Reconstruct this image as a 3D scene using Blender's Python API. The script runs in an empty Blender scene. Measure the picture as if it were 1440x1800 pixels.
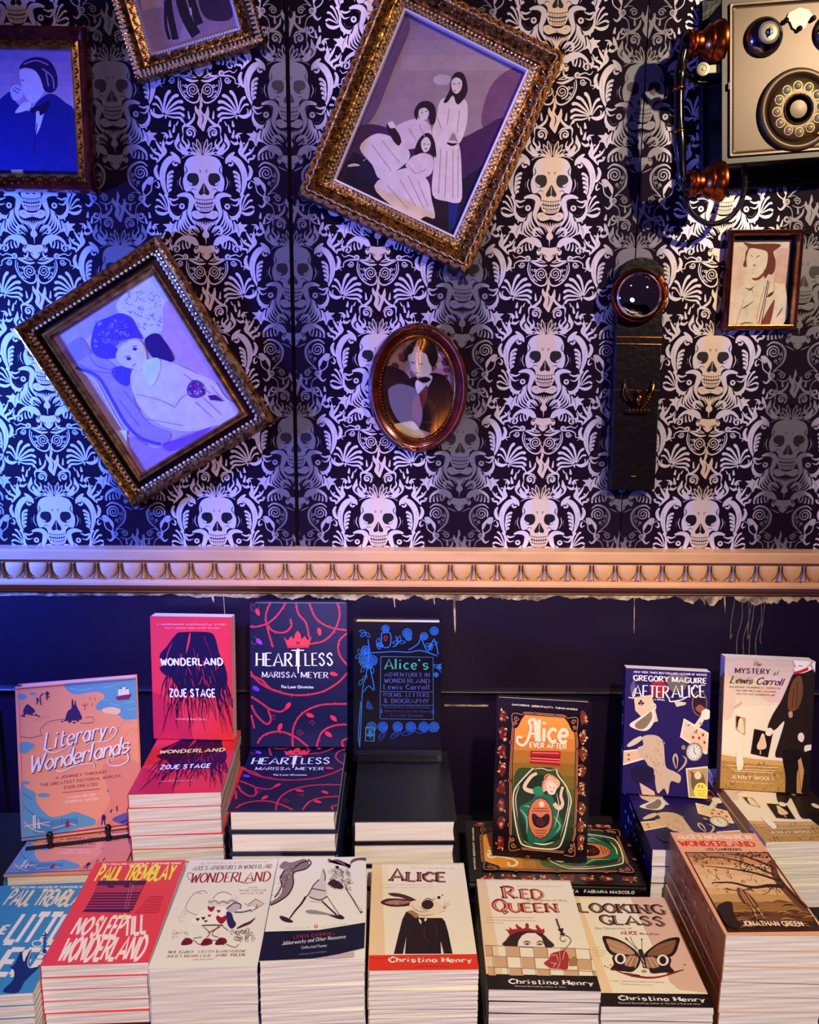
import bpy, math, random
import numpy as np
from mathutils import Matrix, Vector
S = bpy.context.scene
COL = S.collection
rnd = random.Random(7)
CZ = 1.62            # camera height above the floor; most heights below are given relative to it
WY = 1.46            # distance of the papered wall
TZ = CZ - 0.862      # table top

# ------------------------------------------------------------------ camera
def set_camera(pitch=10.5, roll=.3, f_px=1400.):
    p, r = math.radians(pitch), math.radians(roll)
    f = Vector((0, math.cos(p), -math.sin(p))); rt = Vector((1, 0, 0)); dn = f.cross(rt)
    x = rt*math.cos(r) - dn*math.sin(r); d = dn*math.cos(r) + rt*math.sin(r)
    m = Matrix((x, -d, -f)).transposed().to_4x4(); m.translation = (0, 0, CZ)
    c = bpy.data.cameras.new('camera'); o = bpy.data.objects.new('camera', c); COL.objects.link(o)
    c.sensor_fit = 'HORIZONTAL'; c.sensor_width = 36; c.lens = 36*f_px/1440; c.clip_start = .02; c.clip_end = 60
    o.matrix_world = m; S.camera = o
set_camera()

# ------------------------------------------------------------------ world, lamps, exposure
S.view_settings.view_transform = 'Standard'; S.view_settings.look = 'None'
S.view_settings.gamma = 1; S.view_settings.use_curve_mapping = False
S.view_settings.exposure = 0.0
W = bpy.data.worlds.new('dim_room'); S.world = W; W.use_nodes = True
W.node_tree.nodes['Background'].inputs[0].default_value = (.10, .045, .13, 1)
W.node_tree.nodes['Background'].inputs[1].default_value = .12

def lamp(name, kind, loc, target, power, color, size=.1, spot=60, blend=.5):
    l = bpy.data.lights.new(name, kind); l.energy = power; l.color = color
    if kind == 'AREA': l.shape = 'DISK'; l.size = size
    else: l.shadow_soft_size = size
    if kind == 'SPOT': l.spot_size = math.radians(spot); l.spot_blend = blend
    o = bpy.data.objects.new(name, l); COL.objects.link(o); o.location = loc
    o.rotation_euler = (Vector(target)-Vector(loc)).to_track_quat('-Z', 'Y').to_euler()
    return o
# a warm track spot from the upper right, a blue stage lamp from the left, a pale one from above, a lilac fill from the front
lamp('warm_track_spot', 'SPOT', (1.45, -.25, CZ+1.05), (.62, WY, CZ+.16), 175, (1, .80, .54), .035, 52, 1)
lamp('table_spot', 'SPOT', (.30, -.60, CZ+1.05), (.08, 1.06, CZ-.80), 240, (1, .86, .64), .04, 41, .65)
lamp('blue_stage_lamp', 'SPOT', (-1.38, 1.06, CZ-.06), (-1.0, WY, CZ-.12), 350, (.045, .125, 1), .05, 106, .8)
lamp('pale_track_spot', 'SPOT', (-.35, -.2, CZ+1.35), (-.20, WY, CZ+.12), 40, (.92, .70, 1), .04, 44, .95)
lamp('violet_fill', 'AREA', (-.2, -.7, CZ-.35), (0, 1.1, CZ-.95), 7, (.5, .34, 1), .6)

# ------------------------------------------------------------------ helpers
def lin(h):
    if not isinstance(h, str): return tuple(h)
    c = [int(h[i:i+2], 16)/255 for i in (0, 2, 4)]
    return tuple(x/12.92 if x <= .04045 else ((x+.055)/1.055)**2.4 for x in c)

class MB:
    def __init__(s): s.v = []; s.f = []; s.c = []; s.m = []
    def face(s, pts, col=(.5, .5, .5), m=0):
        n = len(s.v); s.v.extend(tuple(p) for p in pts); s.f.append(tuple(range(n, n+len(pts)))); s.c.append(col); s.m.append(m)
    def mesh(s, vs, fs, col=(.5, .5, .5), m=0):
        n = len(s.v); s.v.extend(tuple(p) for p in vs)
        for f in fs: s.f.append(tuple(i+n for i in f)); s.c.append(col); s.m.append(m)
    def box(s, a, b, col=(.5, .5, .5), m=0, bev=0.):
        x0, y0, z0 = a; x1, y1, z1 = b
        if bev <= 0:
            vs = [(x, y, z) for z in (z0, z1) for y in (y0, y1) for x in (x0, x1)]
            s.mesh(vs, [(0, 2, 3, 1), (4, 5, 7, 6), (0, 1, 5, 4), (2, 6, 7, 3), (0, 4, 6, 2), (1, 3, 7, 5)], col, m); return
        sec = [(x0+bev, y0), (x1-bev, y0), (x1, y0+bev), (x1, y1-bev), (x1-bev, y1), (x0+bev, y1), (x0, y1-bev), (x0, y0+bev)]
        cx, cy = (x0+x1)/2, (y0+y1)/2
        def ring(k, z): return [(cx+(x-cx)*(1-2*k*bev/max(1e-9, x1-x0)), cy+(y-cy)*(1-2*k*bev/max(1e-9, y1-y0)), z) for x, y in sec]
        s.loft([ring(1, z0), ring(0, z0+bev), ring(0, z1-bev), ring(1, z1)], col, m)
    def loft(s, rings, col=(.5, .5, .5), m=0, caps=True, closed=True):
        n = len(rings[0]); vs = [p for r in rings for p in r]; fs = []
        for i in range(len(rings)-1):
            for j in range(n if closed else n-1):
                k = (j+1) % n; fs.append((i*n+j, i*n+k, (i+1)*n+k, (i+1)*n+j))
        if caps: fs.append(tuple(range(n-1, -1, -1))); fs.append(tuple((len(rings)-1)*n+j for j in range(n)))
        s.mesh(vs, fs, col, m)
    def lathe(s, prof, axis='z', n=24, loc=(0, 0, 0), col=(.5, .5, .5), m=0):
        rings = []
        for r, h in prof:
            ring = []
            for k in range(n):
                a = 2*math.pi*k/n; p = (r*math.cos(a), r*math.sin(a), h)
                if axis == 'y': p = (p[0], -p[2], p[1])
                if axis == 'x': p = (p[2], p[0], p[1])
                ring.append((p[0]+loc[0], p[1]+loc[1], p[2]+loc[2]))
            rings.append(ring)
        s.loft(rings, col, m)
    def tube(s, pts, r, n=10, col=(.5, .5, .5), m=0, closed=False):
        P = [Vector(p) for p in pts]; N = len(P); rr = r if hasattr(r, '__len__') else [r]*N
        rings = []; up = Vector((0, 1, .01))
        for i, p in enumerate(P):
            a = P[i-1] if (i > 0 or closed) else p; b = P[(i+1) % N] if (i < N-1 or closed) else p
            t = (b-a).normalized(); u = up.cross(t)
            if u.length < 1e-4: u = Vector((1, 0, 0)).cross(t)
            u.normalize(); w = t.cross(u)
            rings.append([p+(u*math.cos(q)+w*math.sin(q))*rr[i] for q in (2*math.pi*k/n for k in range(n))])
        if closed: rings.append(rings[0])
        s.loft(rings, col, m, caps=not closed)
    def ball(s, c, r, n=10, k=6, col=(.5, .5, .5), m=0, sc=(1, 1, 1)):
        rings = []
        for i in range(k+1):
            a = -math.pi/2+math.pi*(i+.02)/(k+.04)
            rings.append([(c[0]+sc[0]*r*math.cos(a)*math.cos(2*math.pi*j/n), c[1]+sc[1]*r*math.cos(a)*math.sin(2*math.pi*j/n), c[2]+sc[2]*r*math.sin(a)) for j in range(n)])
        s.loft(rings, col, m)
    def data(s, name, mats, smooth=False):
        me = bpy.data.meshes.new(name); me.from_pydata(s.v, [], s.f)
        for mt in mats: me.materials.append(mt)
        me.polygons.foreach_set('material_index', s.m)
        at = me.color_attributes.new('Col', 'FLOAT_COLOR', 'CORNER')
        cnt = [len(f) for f in s.f]; c = np.ones((len(s.f), 4), 'f'); c[:, :3] = np.array(s.c, 'f').reshape(-1, 3)
        at.data.foreach_set('color', np.repeat(c, cnt, 0).ravel())
        if smooth is True: me.polygons.foreach_set('use_smooth', [True]*len(s.f))
        me.update()
        if smooth == 'auto': me.polygons.foreach_set('use_smooth', [True]*len(s.f)); me.set_sharp_from_angle(angle=math.radians(40))
        return me
    def build(s, name, mats, parent=None, smooth=False, loc=None, rot=None):
        return link(name, s.data(name, mats if isinstance(mats, (list, tuple)) else [mats], smooth), parent, loc, rot)

def link(name, me, parent=None, loc=None, rot=None):
    o = bpy.data.objects.new(name, me); COL.objects.link(o)
    if parent is not None: o.parent = parent
    if loc is not None: o.location = loc
    if rot is not None: o.rotation_euler = rot
    return o
def tag(o, label=None, cat=None, group=None, kind=None):
    if label: o['label'] = label
    if cat: o['category'] = cat
    if group: o['group'] = group
    if kind: o['kind'] = kind
    return o
def empty(name, loc, rot=(0, 0, 0)):
    o = bpy.data.objects.new(name, None); COL.objects.link(o); o.location = loc; o.rotation_euler = rot; o.empty_display_size = .02
    return o

# ------------------------------------------------------------------ materials
def mat(name, col=None, rough=.5, metal=0., attr=False, noise=0., nscale=20., bump=0., bscale=60., spec=.5, coat=0., dark=(0, 0, 0), stretch=(1, 1, 1)):
    m = bpy.data.materials.new(name); m.use_nodes = True; nt = m.node_tree; b = nt.nodes['Principled BSDF']
    b.inputs['Roughness'].default_value = rough; b.inputs['Metallic'].default_value = metal
    b.inputs['Specular IOR Level'].default_value = spec; b.inputs['Coat Weight'].default_value = coat; b.inputs['Coat Roughness'].default_value = .12
    if attr:
        a = nt.nodes.new('ShaderNodeAttribute'); a.attribute_name = 'Col'; src = a.outputs['Color']
    else:
        a = nt.nodes.new('ShaderNodeRGB'); a.outputs[0].default_value = (*lin(col), 1); src = a.outputs[0]
    if noise or bump:
        tc = nt.nodes.new('ShaderNodeTexCoord'); mp = nt.nodes.new('ShaderNodeMapping'); mp.inputs['Scale'].default_value = stretch
        nt.links.new(tc.outputs['Object'], mp.inputs[0])
    if noise:
        n = nt.nodes.new('ShaderNodeTexNoise'); n.inputs['Scale'].default_value = nscale; n.inputs['Detail'].default_value = 4
        nt.links.new(mp.outputs[0], n.inputs['Vector'])
        r = nt.nodes.new('ShaderNodeMapRange'); r.inputs[1].default_value = .38; r.inputs[2].default_value = .62; r.inputs[4].default_value = noise
        nt.links.new(n.outputs[0], r.inputs[0])
        mx = nt.nodes.new('ShaderNodeMix'); mx.data_type = 'RGBA'; mx.inputs[7].default_value = (*dark, 1)
        nt.links.new(r.outputs[0], mx.inputs[0]); nt.links.new(src, mx.inputs[6]); src = mx.outputs[2]
    nt.links.new(src, b.inputs['Base Color'])
    if bump:
        n2 = nt.nodes.new('ShaderNodeTexNoise'); n2.inputs['Scale'].default_value = bscale; n2.inputs['Detail'].default_value = 3
        nt.links.new(mp.outputs[0], n2.inputs['Vector'])
        bp = nt.nodes.new('ShaderNodeBump'); bp.inputs['Strength'].default_value = bump; bp.inputs['Distance'].default_value = .002
        nt.links.new(n2.outputs[0], bp.inputs['Height']); nt.links.new(bp.outputs[0], b.inputs['Normal'])
    return m
M = dict(
    print=mat('printed_card', attr=True, rough=.42, spec=.35),
    gloss=mat('glossy_jacket', attr=True, rough=.28, spec=.45),
    photo=mat('photographic_paper', attr=True, rough=.5, spec=.2, noise=.12, nscale=70),
    foil=mat('silver_foil_print', attr=True, rough=.42, metal=.35, spec=.6),
    paper_black=mat('black_wallpaper', (.009, .0026, .010), rough=.6, spec=.06),
    gilt=mat('carved_gilt', 'C08848', rough=.28, metal=.85, noise=.9, nscale=130, dark=lin('1E0608'), bump=.6, bscale=150),
    giltb=mat('bright_gilt', 'FFE8C0', rough=.34, metal=.45, noise=.25, nscale=160, dark=lin('40160C')),
    giltd=mat('dark_gilt_groove', '3A1410', rough=.35, metal=.7, noise=.7, nscale=90, dark=lin('0A0204')),
    lilac=mat('pale_inner_slip', 'D8CCE0', rough=.4, metal=.3),
    cherry=mat('polished_cherry_wood', '6A1C10', rough=.22, metal=.25, noise=.7, nscale=30, dark=lin('12030A'), coat=.5),
    gold=mat('worn_gold_leaf', 'C89048', rough=.28, metal=.9, noise=.6, nscale=70, dark=lin('30100C')),
    walnut=mat('dark_varnished_wood', '0E0408', rough=.35, spec=.25, noise=.6, nscale=40, dark=(.002, .0005, .001), bump=.4, bscale=90),
    copper=mat('polished_copper', 'D0642C', rough=.27, metal=1),
    bronze=mat('brushed_bronze', '44311C', rough=.36, metal=.3, noise=.2, nscale=14, dark=lin('5A3A24')),
    nickel=mat('polished_nickel', 'B8B4C0', rough=.14, metal=1),
    steel=mat('pale_enamel', '989078', rough=.35, metal=.2),
    blackmetal=mat('black_bakelite', '0A0406', rough=.2, coat=.6),
    brass=mat('tarnished_brass', 'A86428', rough=.25, metal=1, noise=.5, nscale=120, dark=lin('200804')),
    mirror=mat('mirror_glass', 'FFFFFF', rough=.02, metal=1),
    railp=mat('cream_rail_paint', 'D8A474', rough=.42, noise=.18, nscale=30, dark=lin('8A5A38'), bump=.25, bscale=60, stretch=(.3, 1, 1)),
    groove=mat('dark_brown_groove_lines', '2A120A', rough=.5),  # dark brown lines along the egg and dart edges
    panel=mat('glossy_black_panel_paint', (.009, .0032, .016), rough=.38, spec=.45, bump=.5, bscale=14, stretch=(1.6, 1, .35)),
    cream=mat('chipped_cream_paint', 'C8B08A', rough=.5, noise=.8, nscale=55, dark=lin('2A1810')),
    cloth=mat('black_table_cloth', '0C0408', rough=.8, bump=.3, bscale=200),
    floor=mat('dark_floorboards', '1A0C0A', rough=.4, noise=.5, nscale=8, stretch=(1, 8, 1)),
    black=mat('black_plastic', '08040A', rough=.3),
)
def page_mat():
    m = bpy.data.materials.new('page_edges'); m.use_nodes = True; nt = m.node_tree; b = nt.nodes['Principled BSDF']
    tc = nt.nodes.new('ShaderNodeTexCoord'); mp = nt.nodes.new('ShaderNodeMapping'); mp.inputs['Scale'].default_value = (3, 3, 900)
    n = nt.nodes.new('ShaderNodeTexNoise'); n.inputs['Scale'].default_value = 1.3; n.inputs['Detail'].default_value = 2
    r = nt.nodes.new('ShaderNodeValToRGB'); r.color_ramp.elements[0].position = .35; r.color_ramp.elements[1].position = .6
    r.color_ramp.elements[0].color = (*lin('E2D6CE'), 1); r.color_ramp.elements[1].color = (*lin('F0E6DC'), 1)
    nt.links.new(tc.outputs['Object'], mp.inputs[0]); nt.links.new(mp.outputs[0], n.inputs['Vector']); nt.links.new(n.outputs[0], r.inputs[0])
    nt.links.new(r.outputs[0], b.inputs['Base Color']); b.inputs['Roughness'].default_value = .8; b.inputs['Specular IOR Level'].default_value = .1
    return m
M['pages'] = page_mat()
def glass_mat(name, tint=(1, 1, 1), ior=1.45, k=1.):
    m = bpy.data.materials.new(name); m.use_nodes = True; nt = m.node_tree; nt.nodes.remove(nt.nodes['Principled BSDF'])
    out = nt.nodes['Material Output']; t = nt.nodes.new('ShaderNodeBsdfTransparent'); t.inputs[0].default_value = (*tint, 1)
    g = nt.nodes.new('ShaderNodeBsdfGlossy'); g.inputs['Roughness'].default_value = .03; lw = nt.nodes.new('ShaderNodeLayerWeight'); lw.inputs[0].default_value = .5
    pw = nt.nodes.new('ShaderNodeMath'); pw.operation = 'POWER'; pw.inputs[1].default_value = 4; nt.links.new(lw.outputs['Facing'], pw.inputs[0])
    fr = nt.nodes.new('ShaderNodeMath'); fr.operation = 'MULTIPLY_ADD'; fr.inputs[1].default_value = .6; fr.inputs[2].default_value = ((ior-1)/(ior+1))**2; nt.links.new(pw.outputs[0], fr.inputs[0])
    mx = nt.nodes.new('ShaderNodeMixShader'); nt.links.new(fr.outputs[0], mx.inputs[0]); nt.links.new(t.outputs[0], mx.inputs[1]); nt.links.new(g.outputs[0], mx.inputs[2])
    nt.links.new(mx.outputs[0], out.inputs[0]); return m
M['glass'] = glass_mat('picture_glass')
M['acrylic'] = glass_mat('clear_acrylic', (.86, .88, .95), 1.6)

# ------------------------------------------------------------------ flat drawing: strokes, blobs, lettering
def cr(pts, n=5, closed=False):
    P = [np.array(p, float) for p in pts]; N = len(P); out = []
    if N < 3 and not closed: return P
    for i in range(N if closed else N-1):
        g = lambda k: P[k % N] if closed else P[min(max(k, 0), N-1)]
        p0, p1, p2, p3 = g(i-1), g(i), g(i+1), g(i+2)
        for j in range(n):
            t = j/n; out.append(.5*((2*p1)+(p2-p0)*t+(2*p0-5*p1+4*p2-p3)*t*t+(3*p1-p0-3*p2+p3)*t**3))
    if not closed: out.append(P[-1])
    return out
def strip(pts, w, taper=None, smooth=True, n=5):
    """quads along a line; w = full width, taper = (start, end) factors, or 'leaf'"""
    P = cr(pts, n) if smooth else [np.array(p, float) for p in pts]
    N = len(P); L = []; R = []
    for i, p in enumerate(P):
        a = P[max(i-1, 0)]; b = P[min(i+1, N-1)]; d = b-a; ln = math.hypot(*d) or 1; nrm = np.array((-d[1], d[0]))/ln
        t = i/(N-1)
        if taper == 'leaf': k = max(.06, math.sin(math.pi*min(1, t*.93+.07))**.8)
        elif taper == 'drop': k = max(.04, math.sqrt(max(0, t))*1.0 if t < .8 else math.sqrt(max(0, 1-((t-.8)/.2)**2))*.95+.05)
        elif taper: k = taper[0]*(1-t)+taper[1]*t
        else: k = 1
        L.append(p+nrm*w*k/2); R.append(p-nrm*w*k/2)
    return [[L[i], L[i+1], R[i+1], R[i]] for i in range(N-1)]
def spiral(cx, cy, r, turns, a0, d=1, n=14, r1=.1):
    N = int(n*turns)
    return [(cx+r*(1-(1-r1)*i/N)*math.cos(a0+d*2*math.pi*turns*i/N), cy+r*(1-(1-r1)*i/N)*math.sin(a0+d*2*math.pi*turns*i/N)) for i in range(N+1)]
def disc(cx, cy, rx, ry=None, n=14): return [(cx+rx*math.cos(2*math.pi*k/n), cy+(ry or rx)*math.sin(2*math.pi*k/n)) for k in range(n)]
def clip(poly, a, b, lim, keep_less):
    out = []; n = len(poly)
    for i in range(n):
        p, q = poly[i], poly[(i+1) % n]; dp = (lim-p[a]) if keep_less else (p[a]-lim); dq = (lim-q[a]) if keep_less else (q[a]-lim)
        if dp >= 0: out.append(p)
        if (dp >= 0) != (dq >= 0): t = dp/(dp-dq); out.append((p[0]+(q[0]-p[0])*t, p[1]+(q[1]-p[1])*t))
    return out
def clip_rect(poly, x0, y0, x1, y1):
    xs = [p[0] for p in poly]; ys = [p[1] for p in poly]
    if min(xs) >= x0 and max(xs) <= x1 and min(ys) >= y0 and max(ys) <= y1: return poly
    if max(xs) <= x0 or min(xs) >= x1 or max(ys) <= y0 or min(ys) >= y1: return []
    for a, l, k in ((0, x0, False), (0, x1, True), (1, y0, False), (1, y1, True)):
        poly = clip(poly, a, 0, l, k)
        if len(poly) < 3: return []
    return poly

G = {  # lettering drawn as pen strokes: width, then strokes of (x, y) digit pairs; ~ curved, @ closed curve
'A': '8 004A80 1363', 'B': '6 000A ~0A3A59573505 ~053564623000', 'C': '6 ~68593A170803305162', 'D': '7 000A ~0A3A67633000',
'E': '5 000A 0A5A 0545 0050', 'F': '5 000A 0A5A 0545', 'G': '6 ~68593A0803305062 6264 4464', 'H': '6 000A 606A 0565', 'I': '1 000A',
'J': '4 ~4A4342200102', 'K': '6 000A 5A04 2660', 'L': '5 000A 0050', 'M': '8 000A 0A41 418A 8A80', 'N': '7 000A 0A60 606A',
'O': '6 @3A0703306367', 'P': '6 000A ~0A3A59573505', 'Q': '6 @3A0703306367 427z', 'R': '6 000A ~0A3A59573505 2560', 'S': '6 ~58493A1907264452302002',
'T': '6 303A 0A6A', 'U': '6 ~0A0703204063676A', 'V': '6 0A30 306A', 'W': '8 0A20 2048 4860 608A', 'X': '6 0A60 006A', 'Y': '6 0A35 6A35 3530', 'Z': '6 0A6A 6A00 0060',
'a': '4 @260402204244 4640', 'b': '4 000A @260402204244', 'c': '4 ~452604022041', 'd': '4 @260402204244 404A', 'e': '4 0343 ~43452604022041', 'f': '3 ~3A191710 0636',
'g': '4 @260402204244 ~464y2x0y', 'h': '4 000A ~0426454340', 'i': '1 0006 0809', 'j': '2 ~161z0y 1819', 'k': '4 000A 4602 1440', 'l': '1 000A',
'm': '6 0006 ~04163530 ~34466560', 'n': '4 0006 ~0426454340', 'o': '4 @260402204244', 'p': '4 @260402204244 060x', 'q': '4 @260402204244 464x', 'r': '3 0006 ~04163635',
's': '4 ~4526051333422001', 't': '3 1911 ~112031 0636', 'u': '4 ~0602204044 4640', 'v': '4 0620 2046', 'w': '6 0610 1035 3550 5066', 'x': '4 0640 0046', 'y': '4 0620 461y', 'z': '4 0646 4600 0040',
"'": '1 0A08', '.': '1 0001', '&': '7 ~60172A3A47130120405363', '-': '3 0333', ',': '1 000z'}
def _num(ch): return {'A': 10, 'z': -1, 'y': -2, 'x': -3}.get(ch) if not ch.isdigit() else int(ch)
STY = dict(sans=(1.5, 1.4, 0, 0), thin=(.9, .8, 0, 0), bold=(2.3, 2.0, 0, 0), serif=(1.7, .6, 2.6, 0), slab=(2.3, 1.5, 3.4, 0), italic=(1.4, .55, 1.6, .28), script=(1.35, .6, 0, .36), caps=(1.6, .7, 2.4, 0))
def glyphs(s, style='sans', sc=1., gap=2.4):
    """returns polygons of the text in units where the cap height is 10, and its width"""
    th, tn, sf, sl = STY[style]; x = 0; out = []; n_st = 0
    for ch in s:
        if ch == ' ': x += 4.2; continue
        g = G.get(ch)
        if g is None: continue
        parts = g.split(); w = int(parts[0])
        for st in parts[1:]:
            md = st[0] if st[0] in '~@' else ''; st = st[len(md):]
            P = [(_num(st[i]), _num(st[i+1])) for i in range(0, len(st)-1, 2)]
            if len(P) < 2: continue
            Q = [np.array(p, float) for p in (cr(P, 5, md == '@') if md else P)]
            if md == '@': Q.append(Q[0])
            q_ = 1 if ch.isupper() or th < 2 else .74
            def hw(d): k = abs(d[1])/(math.hypot(*d) or 1); return (tn+(th-tn)*k)/2*q_
            L, R = [], []; N = len(Q)
            for i, p in enumerate(Q):
                if md == '@' and i in (0, N-1): d = Q[1]-Q[-2]
                else: d = Q[min(i+1, N-1)]-Q[max(i-1, 0)]
                ln = math.hypot(*d) or 1; n = np.array((-d[1], d[0]))/ln; h = hw(d); L.append(p+n*h); R.append(p-n*h)
            polys = [[L[i], L[i+1], R[i+1], R[i]] for i in range(N-1)]; n_st += 1
            sw = sf if ch.isupper() else sf*.78
            if sf and md != '@':
                for e, o in ((Q[0], Q[1]), (Q[-1], Q[-2])):
                    d = e-o
                    if abs(d[1]) > .75*abs(d[0]) and not md and (e[1] in (0, 10, 6)) or (md and abs(d[1]) > 2*abs(d[0]) and e[1] == 0):
                        s2 = -1 if e[1] > 3 else 1
                        polys.append([(e[0]-sw/2, e[1]), (e[0]+sw/2, e[1]), (e[0]+sw/2, e[1]+s2*tn*.8), (e[0]-sw/2, e[1]+s2*tn*.8)])
            out += [[(x+p[0]+sl*p[1], p[1], n_st % 4) for p in q] for q in polys]
        x += w+gap+((.6 if ch.isupper() else 1.3) if sf else 0)
    return out, max(1, x-gap)

class Art:
    """flat print: polygons in metres on a sheet w x h; drawn in the pixel frame of `quad` (TL, TR, BR, BL)"""
    EPS = .000012
    def __init__(s, quad, w, h, base):
        s.w, s.h = w, h; s.P = []; s.z = 0
        A = []; B = []
        for (x, y), (u, v) in zip(quad, ((0, h), (w, h), (w, 0), (0, 0))):
            A += [[x, y, 1, 0, 0, 0, -u*x, -u*y], [0, 0, 0, x, y, 1, -v*x, -v*y]]; B += [u, v]
        s.H = list(np.linalg.solve(np.array(A, float), np.array(B, float)))+[1]
        s.k = w/math.hypot(quad[1][0]-quad[0][0], quad[1][1]-quad[0][1])
        s.add([(0, 0), (w, 0), (w, h), (0, h)], base)
    def m(s, p):
        x, y = p[0], p[1]; H = s.H; d = H[6]*x+H[7]*y+1; return ((H[0]*x+H[1]*y+H[2])/d, (H[3]*x+H[4]*y+H[5])/d)
    def add(s, pts, col, z=None):
        q = clip_rect([(float(a), float(b)) for a, b in pts], 0, 0, s.w, s.h)
        if len(q) >= 3: s.P.append((s.z if z is None else z, lin(col), q))
    def nx(s): s.z += 1
    def poly(s, pts, col): s.nx(); s.add([s.m(p) for p in pts], col)
    def blob(s, pts, col, n=4): s.nx(); s.add([s.m(p) for p in cr(pts, n, True)], col)
    def ell(s, x, y, rx, ry, col, n=16): s.nx(); s.add([s.m(p) for p in disc(x, y, rx, ry, n)], col)
    def line(s, pts, w, col, taper=None, smooth=True, n=4):
        s.nx()
        for q in strip(pts, w, taper, smooth, n): s.add([s.m(p) for p in q], col)
    def lines(s, many, w, col, **k):
        s.nx()
        for i, pts in enumerate(many):
            for q in strip(pts, w, k.get('taper'), k.get('smooth', True), k.get('n', 4)): s.add([s.m(p) for p in q], col, s.z+(i % 4)*.24)
    def text(s, t, x0, y0, x1, y1, hp, col, style='sans', gap=2.4, sh=None):
        a = np.array(s.m((x0, y0))); b = np.array(s.m((x1, y1))); up = s.m((x0, y0-hp)); hv = abs(up[1]-a[1])
        pol, wd = glyphs(t, style, 1, gap); d = (b-a); L = math.hypot(*d); ex = d/wd; ey = np.array((-d[1], d[0]))/L*hv/10
        s.nx()
        for q in pol: s.add([a+ex*p[0]+ey*p[1] for p in q], col, s.z+q[0][2]*.24)
    def grad(s, x0, y0, x1, y1, c0, c1, n=10):
        a, b = lin(c0), lin(c1)
        s.nx()
        for i in range(n):
            t0, t1 = i/n, (i+1)/n; t = (i+.5)/n; c = tuple(p*(1-t)+q*t for p, q in zip(a, b))
            s.add([s.m(p) for p in ((x0, y0+(y1-y0)*t0), (x1, y0+(y1-y0)*t0), (x1, y0+(y1-y0)*t1), (x0, y0+(y1-y0)*t1))], c)
    def put(s, mb, f, m=0, scale=(1, 1)):
        """f(u, v, height) -> 3D point"""
        for z, c, q in s.P:
            mb.face([f(u*scale[0], v*scale[1], (z+1)*s.EPS) for u, v in q], c, m)
# ------------------------------------------------------------------ the room
mb = MB(); mb.box((-2.6, -2.2, -.05), (2.6, WY+.12, 0)); tag(mb.build('floor', M['floor']), kind='structure')
wall = MB(); wall.box((-2.6, WY, 0), (2.6, WY+.12, 2.75)); wall = tag(wall.build('wall_back', M['paper_black']), kind='structure')

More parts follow.
